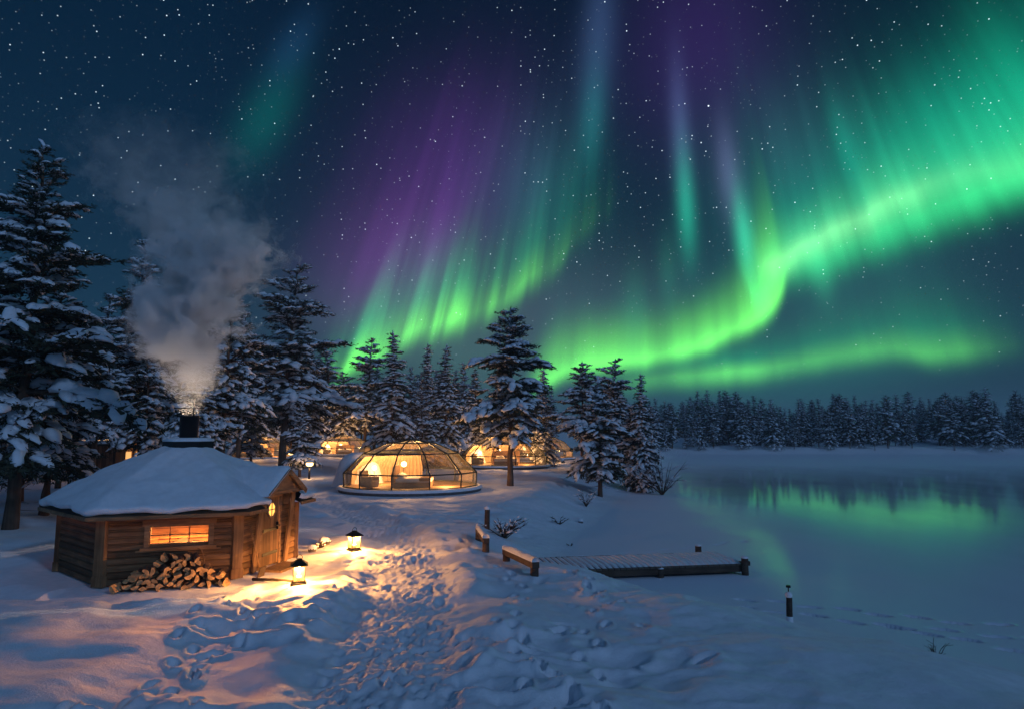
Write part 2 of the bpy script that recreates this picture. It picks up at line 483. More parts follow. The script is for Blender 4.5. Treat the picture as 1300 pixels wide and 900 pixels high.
SY = [-60, 0, 8, 11, 13, 14.3, 16.3, 18.4, 20, 24, 28, 37, 50, 60, 80, 95, 110, 128, 140]
SX = [40, 17, 11.5, 9.3, 7.4, 5.9, 4.3, 2.7, 1.9, 2.2, 3.2, 6.0, 10, 13.2, 19.0, 22.5, 26, 30, 60]
PATH = [(-1.25, 0), (-1.3, 5), (-1.45, 7.4), (-1.8, 11.2), (-2.2, 15), (-2.75, 18.2), (-4.4, 23), (-7.2, 28), (-10.2, 34), (-11, 45)]
def path_d(x, y, P=PATH):
    return np.abs(x - np.interp(y, [p[1] for p in P], [p[0] for p in P]))
def land(x, y):
    x = np.asarray(x, float); y = np.asarray(y, float)
    d = np.interp(y, SY, SX) - x
    d = np.maximum(d, y - (119 - 0.02 * x)); d = np.maximum(d, x - 170); d = d + 0.35 * vnoise(x * .45, y * .45, 5) + 0.9 * vnoise(x * .12, y * .12, 8)
    return d
def base_h(x, y):
    d = land(x, y)
    W = np.interp(y, [8, 14, 18, 24, 40], [5.5, 5, 3.2, 3.4, 5.5])
    z = -1.0 + sst(d, 0, W) * 1.0 - 0.3 * sst(-d, -0.1, 3)
    far = sst(y, 60, 160)
    ld_ = sst(d, 0, 3)
    z = z + ld_ * (0.11 * fbm(x * 0.16, y * 0.16, 3, 3) + far * 0.5 * fbm(x * 0.03, y * 0.03, 9, 2))
    z = z + sst(y - (119 - 0.02 * x), 6, 70) * 2.5 + sst(y, 200, 700) * 14
    # low knoll under the hut door side, drift bank right of the path
    return z
def ripple(x, y):
    """surface relief of the snow"""
    d = land(x, y); L = sst(d, -0.3, 1.5)
    pd = path_d(x, y); near = sst(y, 48, 26)
    onp = sst(pd, 1.25, 0.65) * sst(y, 46, 30)
    bank = np.exp(-((pd - 1.45) / 0.45) ** 2) * sst(y, 40, 25)
    # mask of churned snow
    ch = sst(fbm(x * .33, y * .33, 41, 2), -0.25, 0.35)
    churn = ch * np.interp(x, [-7.5, -5.0, -.3, 1.2, 4.5], [0.06, 1, .9, .45, 0.10]) * sst(y, 34, 20) * (0.35 + 0.65 * sst(y, 5.5, 7.5))
    smooth_left = sst(x, -4.4, -5.4) * sst(y, 12.6, 11.5)
    churn = churn * (1 - 0.9 * smooth_left)
    mound = sst(x, -4.3, -5.3) * sst(y, 12.9, 12.2) * sst(d, 0, 3)
    z = mound * .17 + 0.055 * fbm(x * 0.7, y * 0.9, 11, 3) * L
    wx, wy = x + .35 * vnoise(x * 1.1, y * 1.1, 2), y + .35 * vnoise(x * 1.1, y * 1.1, 4)
    b = fbm(wx * .95 - wy * .35, wy * 1.75 + wx * .2, 21, 3, 0.45)
    z = z + churn * (1 - onp) * L * (0.15 * (.8 - np.sqrt(b * b + .015) * 1.5) + 0.035 * vnoise(x * 2.9, y * 3.6, 33) + 0.008 * vnoise(x * 8, y * 8, 34))
    tr = fbm(x * 4.6, y * 4.6, 51, 3, 0.55)
    z = z + onp * (-0.08 - 0.034 * np.sqrt(tr * tr + .01) * 1.5 + 0.014 * vnoise(x * 6.5, y * 6.5, 8))
    z = z + (onp + churn * .5) * L * .010 * fbm(x * 13, y * 13, 71, 2) * sst(y, 22, 12)
    z = z + bank * (0.03 + 0.09 * fbm(x * 1.2, y * 1.2, 61, 2)) * L
    return z * 1.0

rng = random.Random(7)
DENTS = []       # x, y, angle, length, width, depth
def track(pts, step=0.58, side=0.12, ln=0.27, wd=0.12, dp=0.19, jit=0.05):
    acc = 0; k = 0
    for (x0, y0), (x1, y1) in zip(pts, pts[1:]):
        L = math.hypot(x1 - x0, y1 - y0); a = math.atan2(y1 - y0, x1 - x0); s = acc
        while s < L:
            q = 1 if k % 2 else -1
            DENTS.append((x0 + math.cos(a) * s - math.sin(a) * side * q + rng.uniform(-jit, jit), y0 + math.sin(a) * s + math.cos(a) * side * q + rng.uniform(-jit, jit),
                          a + rng.uniform(-.2, .2), ln, wd, dp * rng.uniform(.7, 1.2)))
            s += step * rng.uniform(.85, 1.15); k += 1
        acc = s - L
track([(-4.6, 13.0), (-4.0, 10.5), (-4.3, 8.3), (-5.0, 6.8)])
track([(-5.2, 12.8), (-5.0, 11.2), (-4.4, 9.5), (-3.6, 8.0), (-3.2, 6.5)])
track([(0.8, 17.2), (1.5, 15), (1.7, 13), (1.3, 11), (0.9, 8.8), (0.8, 7)])
track([(-0.2, 15.5), (0.2, 13.2), (-0.1, 11), (0.3, 8.6), (0.2, 7)])
track([(-1.8, 20), (-0.3, 18.6), (1.0, 17.8)], dp=0.09)
track([(-2.6, 17.2), (-4.0, 16.2), (-5.0, 15.6)], dp=0.07, step=.5)
for i in range(900):      # scuffed path
    y = rng.uniform(6, 26); x = float(np.interp(y, [p[1] for p in PATH], [p[0] for p in PATH])) + rng.gauss(0, .45)
    DENTS.append((x, y, math.pi / 2 + rng.uniform(-.5, .5), rng.uniform(.15, .25), .095, rng.uniform(.015, .048)))
for i in range(28):
    x = rng.uniform(-5.2, 2.6); y = rng.uniform(6.2, 14)
    if abs(x + 1.7) < 1.0: continue
    DENTS.append((x, y, rng.uniform(0, 6.3), rng.uniform(.2, .4), rng.uniform(.1, .2), rng.uniform(.05, .14)))
ICE_DENTS = []
def itrack(pts, step=.75, ln=.50, wd=.13, dp=.15, side=.10):
    global DENTS
    keep = DENTS; DENTS = ICE_DENTS
    track(pts, step, side, ln, wd, dp, .04); DENTS = keep
itrack([(4.6, 16.4), (6.2, 15.6), (7.6, 14.8), (9.0, 13.4), (10.5, 12.2), (12.5, 11)])
itrack([(5.6, 16.9), (7.4, 16.0), (9.2, 15.0), (11.6, 14.2)])
itrack([(8.0, 14.6), (9.6, 14.0), (11.5, 13.0), (14, 12.2)])
itrack([(1.6, 22.3), (3.5, 23.0), (6.0, 24.2), (9, 26)], dp=.04)

def lines(lo, hi, dense_lo, dense_hi, step, grow, smax=25):
    a = list(np.arange(dense_lo, dense_hi, step)); s = step
    x = a[-1]
    while x < hi: s = min(s * grow, smax); x += s; a.append(x)
    s = step; x = a[0]; b = []
    while x > lo: s = min(s * grow, smax); x -= s; b.append(x)
    return np.array(b[::-1] + a)
def grid_mesh(name, xs, ys, Z, mats, keep=None):
    nx, ny = len(xs), len(ys)
    V = np.empty((ny, nx, 3), np.float32); V[..., 0] = xs[None, :]; V[..., 1] = ys[:, None]; V[..., 2] = Z
    idx = np.arange(nx * ny).reshape(ny, nx)
    q = np.stack([idx[:-1, :-1], idx[:-1, 1:], idx[1:, 1:], idx[1:, :-1]], -1).reshape(-1, 4)
    if keep is not None: q = q[keep[:-1, :-1].reshape(-1)]
    me = bpy.data.meshes.new(name)
    me.vertices.add(nx * ny); me.vertices.foreach_set('co', V.reshape(-1))
    me.loops.add(q.size); me.loops.foreach_set('vertex_index', q.reshape(-1).astype(np.int32))
    me.polygons.add(len(q)); me.polygons.foreach_set('loop_start', np.arange(0, q.size, 4, dtype=np.int32))
    me.polygons.foreach_set('use_smooth', np.ones(len(q), bool))
    for m in mats: me.materials.append(m)
    me.update(); me.validate()
    o = bpy.data.objects.new(name, me); col.objects.link(o); return o
def dent(xs, ys, Z, dents, rim=.22):
    for (cx, cy_, a, ln, wd, dp) in dents:
        r = ln * 1.6
        i0, i1 = np.searchsorted(xs, [cx - r, cx + r]); j0, j1 = np.searchsorted(ys, [cy_ - r, cy_ + r])
        if i1 <= i0 or j1 <= j0: continue
        gx = xs[None, i0:i1] - cx; gy = ys[j0:j1, None] - cy_
        u = (gx * math.cos(a) + gy * math.sin(a)) / (ln * .5); v = (-gx * math.sin(a) + gy * math.cos(a)) / (wd * .5)
        q = np.sqrt(u * u + v * v)
        Z[j0:j1, i0:i1] += -dp * (1 - sst(q, 0.45, 1.3)) + dp * rim * np.exp(-((q - 1.6) / .4) ** 2)

HUTC = (-7.6, 16.17); HR = 2.42
xs = lines(-700, 700, -10.5, 9.5, 0.042, 1.05)
ys = [6.0]
while ys[-1] < 900: ys.append(ys[-1] + max(0.032, min(ys[-1] * 0.0052, 12)))
b = [6.0]; s = .032
while b[-1] > -120: s = min(s * 1.12, 15); b.append(b[-1] - s)
ys = np.array(b[:0:-1] + ys)
GX, GY = np.meshgrid(xs, ys)
Z = base_h(GX, GY) + ripple(GX, GY)
# snow is drifted and cleared round the hut, igloos; smooth floor below
hd = np.hypot(GX - HUTC[0], GY - HUTC[1])
fl = sst(hd, 3.6, 2.7)
Z = Z * (1 - fl) + fl * (-0.04)
Z += 0.10 * np.exp(-((hd - 3.2) / .4) ** 2) * (GX < -8.6)
IGL = [(-5.2, 35.6, 3.42), (-0.7, 58.0, 3.63), (3.2, 74.0, 3.4), (-21.0, 86.0, 3.4), (-27.5, 76.0, 3.2)]
for ix, iy, ir in IGL:
    q = sst(np.hypot(GX - ix, GY - iy), ir + 1.3, ir + .3); Z = Z * (1 - q) + q * 0.0
# heaps where the lanterns stand
LAN = [(-4.12, 13.6), (-3.9, 17.3)]
for lx, ly in LAN:
    q = np.exp(-((np.hypot(GX - lx, (GY - ly)) / 0.9) ** 2)); Z = Z * (1 - q) + q * (base_h(GX, GY) + .12)
dent(xs, ys, Z, DENTS)
from_i = lambda x, y: float(Z[min(np.searchsorted(ys, y), len(ys) - 1), min(np.searchsorted(xs, x), len(xs) - 1)])
def gz(x, y): return from_i(x, y)
snowg = grid_mesh('snow_ground', xs, ys, Z, [SNOW])
tag(snowg, 'trampled snow covering the shore, the path and the forest floor', None, None, 'structure')

# lake: snow over ice near the shore, bare reflecting ice further out
lx = lines(0.0, 230, 1.5, 16, 0.06, 1.06); ly = lines(-60, 150, 9.5, 24.5, 0.06, 1.06)
LX, LY = np.meshgrid(lx, ly)
LZ = -1.0 + 0 * LX 
dent(lx, ly, LZ, ICE_DENTS, 0)
def lake_mat():
    m, t, b = mat('lake_ice')
    g = t.nodes.new('ShaderNodeNewGeometry').outputs['Position']
    x, y, z = sep(t, g)
    n0 = noise(t, comb(t, x * .10, y * .05, 0.0), 1.0, 3, .6) - 0.5
    n1 = noise(t, comb(t, x * .5, y * .16, 0.0), 1.0, 3, .6) - 0.5
    side = (x - y * 0.125 + n0 * 6 + n1 * 1.2).ss(3.5, 10.5)
    far = (y + n0 * 26 + n1 * 7).ss(88.0, 54.0)
    near = (y + n0 * 6 + x * -0.15).ss(8.0, 32.0, 0.02, 1.0)
    f = side * far * near
    wet = n0.ss(-0.18, 0.12, 0.85, 1.0)
    f = f * wet * 0.68
    sn = noise(t, g, 4.0, 4, .65); s2 = noise(t, g, 30.0, 3, .7)
    b.inputs['Base Color'].default_value = (.78, .83, .90, 1); b.inputs['Roughness'].default_value = .65
    b.inputs['Specular IOR Level'].default_value = .2
    bp = t.nodes.new('ShaderNodeBump'); bp.inputs['Strength'].default_value = .5; bp.inputs['Distance'].default_value = .03
    t.links.new((sn * .8 + s2 * .3).v, bp.inputs['Height']); t.links.new(bp.outputs[0], b.inputs['Normal'])
    ice = t.nodes.new('ShaderNodeBsdfGlossy'); ice.inputs[0].default_value = (.85, .92, .96, 1)
    rr = noise(t, comb(t, x * .3, y * .1, 5.0), 1.0, 3, .6).ss(.3, .7, .045, .085); t.links.new(rr.v, ice.inputs[1])
    bp2 = t.nodes.new('ShaderNodeBump'); bp2.inputs['Strength'].default_value = .02; bp2.inputs['Distance'].default_value = .01
    t.links.new(noise(t, comb(t, x * 1.2, y * 2.0, 0.0), 1.0, 3, .6).v, bp2.inputs['Height']); t.links.new(bp2.outputs[0], ice.inputs['Normal'])
    mx = t.nodes.new('ShaderNodeMixShader'); t.links.new(f.v, mx.inputs[0]); t.links.new(b.outputs[0], mx.inputs[1]); t.links.new(ice.outputs[0], mx.inputs[2])
    t.links.new(mx.outputs[0], t.nodes['Material Output'].inputs[0])
    return m
lake = grid_mesh('lake', lx, ly, LZ, [lake_mat()])
tag(lake, 'frozen lake with thin snow and bare ice reflecting the aurora', None, None, 'structure')


# ------------------------------------------------------------------ trees
def ico(n):
    bm = bmesh.new(); bmesh.ops.create_icosphere(bm, subdivisions=n, radius=1.0)
    v = np.array([q.co[:] for q in bm.verts]); f = [tuple(q.index for q in p.verts) for p in bm.faces]; bm.free(); return v, np.array(f)
ICO1, ICO2 = ico(1), ico(2)

class Arr:
    def __init__(s): s.V = []; s.T = []; s.n = 0
    def add(s, v, t): s.V.append(v); s.T.append(t + s.n); s.n += len(v)
    def build(s, name, m, smooth, parent=None):
        V = np.concatenate(s.V).astype(np.float32); T = np.concatenate(s.T).astype(np.int32)
        me = bpy.data.meshes.new(name); me.vertices.add(len(V)); me.vertices.foreach_set('co', V.reshape(-1))
        me.loops.add(T.size); me.loops.foreach_set('vertex_index', T.reshape(-1)); me.polygons.add(len(T))
        me.polygons.foreach_set('loop_start', np.arange(0, T.size, 3, dtype=np.int32))
        me.polygons.foreach_set('use_smooth', np.full(len(T), smooth)); me.materials.append(m); me.update()
        o = bpy.data.objects.new(name, me); col.objects.link(o); o.parent = parent; return o

def frame(d):
    d = d / np.linalg.norm(d); u = np.cross([0, 0, 1.0], d); l = np.linalg.norm(u)
    u = np.array([1.0, 0, 0]) if l < 1e-3 else u / l
    return d, u, np.cross(d, u)

def pad(rs, needles, snow, c, d, L, W, H, nn, sico, sprob):
    """one bough tip: a spray of needle blades with a snow load on top"""
    d, u, w = frame(d)
    k = nn
    a = rs.uniform(-1, 1, (k, 1)) * .5; s_ = rs.normal(0, .42, (k, 1)); h = rs.normal(0, .4, (k, 1))
    base = c + d * a * L + u * s_ * W * .5 + w * h * H * .6
    ang = rs.normal(0, .8, (k, 1)); dirv = d * (np.cos(ang)) + u * np.sin(ang) + w * rs.normal(-.12, .38, (k, 1))
    dirv /= np.linalg.norm(dirv, axis=1, keepdims=True)
    ln = rs.uniform(.5, 1.15, (k, 1)) * W * .55
    sd = np.cross(dirv, rs.normal(0, 1, (k, 3))); sd /= np.linalg.norm(sd, axis=1, keepdims=True) + 1e-6
    wd = ln * rs.uniform(.10, .22, (k, 1))
    P = np.stack([base - sd * wd, base + sd * wd, base + dirv * ln], 1).reshape(-1, 3)
    needles.add(P, np.arange(k * 3).reshape(-1, 3))
    if rs.random() < sprob * .78:
        v, f = sico
        v = v * (1 + rs.normal(0, .13, (len(v), 1)))
        v = v.copy(); v[:, 2] = np.where(v[:, 2] < 0, v[:, 2] * .35, v[:, 2])
        Ls, Ws, Hs = L * rs.uniform(.40, .68), W * rs.uniform(.28, .54), H * rs.uniform(.35, .75)
        sh = c + w * H * .32 + d * rs.uniform(-.12, .12) * L
        bend = -(v[:, :1] ** 2) * H * .35
        snow.add(sh + d * v[:, :1] * Ls + u * v[:, 1:2] * Ws + w * (v[:, 2:3] * Hs + bend), f)

def conifer(seed, H, cb, R, kind='pine', dens=1.0, fine=1, snowp=.85, name='pine_tree', lean=(0, 0), pw=.88):
    rs = np.random.default_rng(seed); root = empty(name, (0, 0, 0))
    tr = MB(); nd = Arr(); sn = Arr()
    N = 12; wob = rs.normal(0, .05, (N + 1, 2)).cumsum(0) * (H / 14)
    tp = [Vector((wob[i][0] + lean[0] * (i / N) ** 2, wob[i][1] + lean[1] * (i / N) ** 2, H * i / N - .25 * (i == 0))) for i in range(N + 1)]
    r0 = H * .0125 + .04
    tr.tube(tp, [r0 * (1.25 if i == 0 else 1) * (1 - .9 * (i / N) ** 1.1) + .008 for i in range(N + 1)], 9)
    def tpos(z):
        t = max(0, min(.9999, z / H)) * N; i = int(t); return np.array(tp[i].lerp(tp[i + 1], t - i))
    step = (0.44 if kind == 'pine' else 0.34) * (H / 12) ** .4 / dens
    z = cb; gap_at = rs.uniform(.25, .75); sico = ICO2 if fine > 1 else ICO1
    amp = rs.uniform(.55, 1.22, 40); k = 0
    while z < H - .25:
        t = (z - cb) / (H - cb)
        if kind == 'pine':
            prof = (1 - t) ** pw * min(1, .55 + t * 2.2) * amp[k % 40]
        else:
            prof = (1 - t) ** .95 * min(1, .75 + t * 2) * (amp[k % 40] * .5 + .5)
        Lb = max(.22, R * prof) ; nb = int(rs.integers(4, 7)) if t < .9 else 3
        a0 = rs.uniform(0, 6.28)
        for j in range(nb):
            a = a0 + j * 2 * math.pi / nb + rs.normal(0, .25); L = Lb * (rs.uniform(.38, 1.22) if rs.random() > .1 else .2)
            up = (.16 + .50 * t + rs.normal(0, .13)) if kind == 'pine' else (-.05 + .5 * t ** 2)
            sag = (.34 if kind == 'pine' else .30) * (1.15 - t) * rs.uniform(.5, 1.7)
            out = np.array([math.cos(a), math.sin(a), 0.])
            p0 = tpos(z + (rs.uniform(-.55, .55) * step if kind == 'pine' else rs.uniform(-.15, .15))); pts = []
            for q in range(5):
                s = q / 4; pts.append(p0 + out * L * s + np.array([0, 0, 1.]) * L * (up * s - sag * s * s) + np.array([-out[1], out[0], 0]) * rs.normal(0, .03) * L)
            tr.tube([Vector(p) for p in pts], [max(.008, .022 * L * (1 - .8 * q / 4) + .006) for q in range(5)], 4, cap=False)
            npad = max(1, int(L / (.42 if fine > 1 else .50)))
            for q in range(npad + 1):
                s = .28 + .72 * (q + .5) / (npad + 1) if L > .5 else .6
                i = min(3, int(s * 4)); f = s * 4 - i; c = pts[i] * (1 - f) + pts[i + 1] * f; d = pts[i + 1] - pts[i]
                W = (.30 + .24 * rs.random() + .10 * L) * (1.1 - .25 * s) * (1 - .5 * t * t)
                W *= {0: 1.55, 1: 1.2, 2: 1.0}[fine]
                nn = 34 if fine > 1 else (20 if fine == 1 else 9)
                # main and side sprays
                pad(rs, nd, sn, c, d, W * (1.3 if kind == 'pine' else 1.55), W, W * (.62 if kind == 'pine' else .42), nn, sico, snowp)
                for sd in (-1, 1):
                    if rs.random() < (.85 if L > .9 else .35):
                        dd = d / np.linalg.norm(d) * .8 + np.array([-out[1], out[0], 0]) * sd * .75 + np.array([0, 0, -.12 - .1 * rs.random()])
                        off = dd * W * rs.uniform(.6, .95) * (1 + .35 * (1 - s))
                        pad(rs, nd, sn, c + off, dd, W * 1.25, W * .8, W * .34, nn, sico, snowp * .9)
        z += step * rs.uniform(.6, 1.5) * (1 - .35 * t) * (1.9 if abs(t - gap_at) < .035 else 1); k += 1
    # pointed leader
    top = tpos(H)
    for q in range(4): pad(rs, nd, sn, top + np.array([0, 0, -.12 * q]), np.array([rs.normal(0, .3), rs.normal(0, .3), 1.]), .34, .10 + .05 * q, .12, 14, sico, .3)
    # dead twigs low on the stem
    for q in range(int(5 * dens)):
        zz = rs.uniform(.25, .95) * cb + .1; a = rs.uniform(0, 6.28); L = rs.uniform(.3, 1.0); p = tpos(zz)
        tr.tube([Vector(p), Vector(p + np.array([math.cos(a), math.sin(a), -.15]) * L)], [.014, .004], 3, cap=False)
    tr.build('trunk', BARK, root)
    c = nd.build('crown', NEED, False, root); sn.build('snow_load', SNOWT, True, c)
    note_kids(root); root['src_h'] = H
    return root

def place(src, px, dist, ytop=None, h=None, rot=None, label=None, group=None, cat='tree', name=None, first=False, zoff=0.0, sxy=1.0):
    x = (px - 650) / F * dist; z = gz(x, dist)
    t = src if first else copy_tree(src)
    if ytop is not None: h = CAMZ + (547 - ytop) / F * dist - z
    s = h / src['src_h']
    t.location = (x, dist, z - .05 + zoff); t.scale = (s * sxy, s * sxy, s); t.rotation_euler = (0, 0, rot if rot is not None else rng.uniform(0, 6.28))
    tag(t, label, cat, group); return t

FO = 'pines and spruces of the wood behind the hut and igloos'
# -- individually shaped foreground trees
S_big = conifer(11, 12.0, 2.1, 3.2, 'pine', 1.2, 2, .62, pw=.62)
S_mid = conifer(23, 12.0, 2.3, 2.8, 'pine', 1.1, 2, .9, pw=.75)
S_cen = conifer(37, 10.2, 3.0, 3.1, 'pine', 1.25, 2, .95, pw=.78)
S_spr = conifer(51, 11.0, .7, 2.0, 'spruce', 1.0, 1, .9, 'spruce_tree')
S_tall = conifer(68, 14.0, 3.4, 2.7, 'pine', 1.0, 1, .85)
S_bro = conifer(81, 13.0, 3.0, 3.3, 'pine', .95, 1, .9, pw=.55, lean=(.5, 0))
S_gap = conifer(92, 13.0, 4.2, 2.7, 'pine', .85, 1, .9, pw=.7, lean=(-.4, .3))
S_sml = conifer(74, 6.5, 1.0, 1.7, 'pine', 1.2, 2, .95)
place(S_big, 25, 20.8, 172, rot=.4, first=True, label='tallest snow-laden pine at the left edge of the photo, nearest the camera', group=FO)
place(S_mid, 66, 24.5, 325, label='snowy pine just right of the tall pine at the left edge', group=FO, first=True, rot=1.0)
place(S_cen, 648, 38.5, 388, label='lone snow-laden pine with bare lower trunk right of the large igloo', group=FO, first=True, rot=2.2)
place(S_bro, 362, 56, 333, label='tall snowy pine between the smoke and the leftmost lit igloo', group=FO, first=True, rot=.9, sxy=1.15)
place(S_spr, 500, 50, 420, label='rounded snowy pine directly behind the large igloo, lit warm from below', group=FO, first=True, rot=.3, name='pine_tree', sxy=1.05)
place(S_sml, 760, 40.5, 478, label='small snowy pine nearest the lake in the clump right of the igloos', group=FO, first=True, rot=.8)
place(S_gap, 183, 32, 305, label='slender pine rising behind the hut roof, left of the chimney smoke', group=FO, rot=2.0, first=True)
place(S_bro, 244, 36, 348, label='pine seen through the chimney smoke', group=FO, rot=4.4)
place(S_gap, 286, 34, 357, label='snowy pine just right of the chimney smoke', group=FO, rot=5.1)
place(S_gap, 118, 29, 372, label='snowy pine above the brown shed, left of the hut roof', group=FO, rot=3.3)
place(S_spr, 565, 56, 438, label='narrow spruce behind the gap between the two larger igloos', group=FO, rot=2.9)
place(S_spr, 543, 70, 436, label='slender dark spruce left of the narrow spruce behind the large igloo', group=FO, rot=1.9, sxy=.8)
place(S_bro, 464, 92, 430, label='pine behind the left shoulder of the large igloo', group=FO, rot=.2)
place(S_spr, 690, 60, 468, label='snowy tree behind the crown of the lone central pine', group=FO, rot=5)
place(S_cen, 738, 56, 458, label='broad-topped pine at the back left of the lakeside clump', group=FO, rot=4)
place(S_bro, 777, 50, 455, label='wide flat-topped pine at the back of the lakeside clump', group=FO, rot=.5)
place(S_spr, 815, 46, 474, label='snowy spruce at the right end of the lakeside clump', group=FO, rot=1.1, sxy=.85)
place(S_tall, 590, 82, 459, label='dark pine peeking out left of the lone central pine', group=FO, rot=1.5, first=True)
place(S_gap, 308, 46, 392, label='bare-stemmed pine between the smoke and the tall pine beside it', group=FO, rot=5.5)
place(S_gap, 418, 94, 432, label='pine above the leftmost lit igloo', group=FO, rot=1.6)
place(S_mid, -40, 27, 260, label='pine cut by the left edge of the photo behind the tallest pine', group=FO, rot=2.6)
place(S_sml, 802, 47, 515, label='young snow-covered pine under the lakeside spruce', group=FO, rot=3.0)
place(S_sml, 384, 47, 510, label='young pine beside the leftmost lit igloo and the bollard lamp', group=FO, rot=3.6)

place(S_sml, 322, 62, 500, label='young pine in front of the igloo lit among the stems behind the hut', group=FO, rot=.7)
# -- wood behind them
L1 = 'snow-dusted conifer standing deep in the dark wood behind'
srcs = [S_tall, S_spr, S_mid, S_tall, S_bro, S_gap, S_bro, S_gap]
rb = random.Random(5)
def clear(x, y, r=2.2):
    return all(math.hypot(x - ix, y - iy) > ir + r for ix, iy, ir in IGL) and land(x, y) > 3
cnt = 0; used = []
for i in range(900):
    if cnt >= 125: break
    px = rb.uniform(-250, 850); dist = rb.uniform(48, 118)
    if px < 330 and rb.random() < .35: dist = rb.uniform(27, 60)
    x = (px - 650) / F * dist
    if not clear(x, dist): continue
    if abs(px - 523) < 100 and dist < 45: continue
    if dist < 90 and any(abs((px - 650) / F * iy - ix) < ir + 2.6 and dist < iy for ix, iy, ir in IGL): continue
    if any(math.hypot(x - a, dist - b_) < 2.6 for a, b_ in used): continue
    if dist < 70 and abs(px - 335) < 26: continue
    used.append((x, dist))
    yt = np.interp(px, [-250, 100, 320, 440, 560, 700, 850], [380, 395, 415, 455, 470, 478, 505]) + rb.uniform(-8, 38)
    s = srcs[rb.randrange(8)] if px > 330 else srcs[rb.choice((0, 4, 5, 5))]
    place(s, px, dist, yt, label=L1, group='conifers deep in the wood behind the igloos', sxy=rb.uniform(.85, 1.15)); cnt += 1

# -- forest on the far shore
FS = [conifer(101, 12, 1.2, 2.3, 'spruce', .8, 0, .28, 'spruce_tree'), conifer(102, 12, 2.4, 2.8, 'pine', 1.0, 0, .3, 'pine_tree', pw=.55), conifer(103, 12, .5, 1.8, 'spruce', .8, 0, .34, 'spruce_tree')]
fused = [False] * 3; cnt = 0; used = []
for i in range(4000):
    if cnt >= 260: break
    px = rb.uniform(800, 1420)
    r = (rb.random() ** 1.6) * 62
    dist = 0
    x = 20
    # solve distance for this azimuth
    k = (px - 650) / F; dist = 119 / (1 + .02 * k) + 3 + r; x = k * dist
    if land(x, dist) < 1.2: continue
    if any(math.hypot(x - a, dist - b_) < 2.0 for a, b_ in used): continue
    used.append((x, dist))
    s = rb.randrange(3); h = rb.choice((rb.uniform(6.5, 9.5), rb.uniform(9, 11.6))) * (.80 + .27 * k) * (.94 + .10 * math.sin(x * .31) + .06 * math.sin(x * .83 + 1)) * (.93 if r < 8 else 1)
    if r < 7 and rb.random() < .4: h *= .6
    place(FS[s], px, dist, h=h, label='snow-dusted conifer in the dark forest on the far shore', group='conifers of the forest across the lake',
          first=not fused[s], sxy=rb.uniform(.85, 1.2)); fused[s] = True; cnt += 1

# ------------------------------------------------------------------ barbecue hut
A0 = math.atan2(.331, .943)          # direction of the window wall
hut = empty('log_hut', (HUTC[0], HUTC[1], -0.02), A0, 'six-sided log barbecue hut with snow-covered roof and smoking chimney', 'hut')
# local frame: x along the window wall, -y out of the window wall; corners at +-60 degrees
AP = HR * math.cos(R_(30))
def corner(i, r=HR): a = R_(-120 + 60 * i); return Vector((r * math.cos(a), r * math.sin(a), 0))
WH = 1.30; TH_ = 0.10
def facet(i):
    """matrix: local x along wall i, local -y outward, origin at wall centre on the ground"""
    a, b = corner(i), corner(i + 1); mid = (a + b) / 2; ang = math.atan2((b - a).y, (b - a).x)
    return Matrix.Translation(mid) @ Matrix.Rotation(ang, 4, 'Z')
def at_facet(o, i): o.matrix_local = facet(i); return o
LW = HR
WIN = (-0.38, 0.68, 0.76, 1.13)       # window opening x0,x1,z0,z1 on facet 0
DOORX = .36; DOORZ = 1.52
for i in range(6):
    m = MB()
    def slab(x0, x1, z0, z1):
        # stacked rounded log boards
        n = max(1, int(round((z1 - z0) / .135))); h = (z1 - z0) / n
        for k in range(n):
            zc = z0 + h * (k + .5)
            pr = [(-.055, -h * .5), (-.075, -h * .38), (-.082, 0), (-.075, h * .38), (-.055, h * .5), (.04, h * .5), (.04, -h * .5)]
            vs = [(x, p, zc + q) for x in (x0, x1) for p, q in pr]; nn = len(pr)
            m.add(vs, [(j, (j + 1) % nn, (j + 1) % nn + nn, j + nn) for j in range(nn)] + [tuple(range(nn))[::-1], tuple(range(nn, 2 * nn))])
    x0, x1 = -LW / 2 + .03, LW / 2 - .03
    if i == 0:
        slab(x0, WIN[0], 0, WH); slab(WIN[1], x1, 0, WH); slab(WIN[0], WIN[1], 0, WIN[2]); slab(WIN[0], WIN[1], WIN[3], WH)
    elif i == 1:
        slab(x0, -DOORX - .02, 0, WH); at_facet(m.build('wall', LOGW, hut), i); m = MB(); slab(DOORX + .02, x1, 0, WH)
    else: slab(x0, x1, 0, WH)
    at_facet(m.build('wall', LOGW, hut), i)
for i in range(6):
    m = MB(); c = corner(i, HR + .05); a = R_(-120 + 60 * i)
    rot = Matrix.Rotation(a, 3, 'Z')
    m.box((0, 0, WH / 2), (.13, .22, WH), 0, rot)
    m.box((0, 0, .1), (.15, .26, .2), 0, rot)
    o = m.build('corner_post', POSTW, hut, .008); o.location = c
m = MB(); m.lathe([(0.01, .02), (HR - .12, .02), (HR - .12, -.05)], 6, phase=R_(0), smooth=False); m.build('floor', FLOORW, hut)

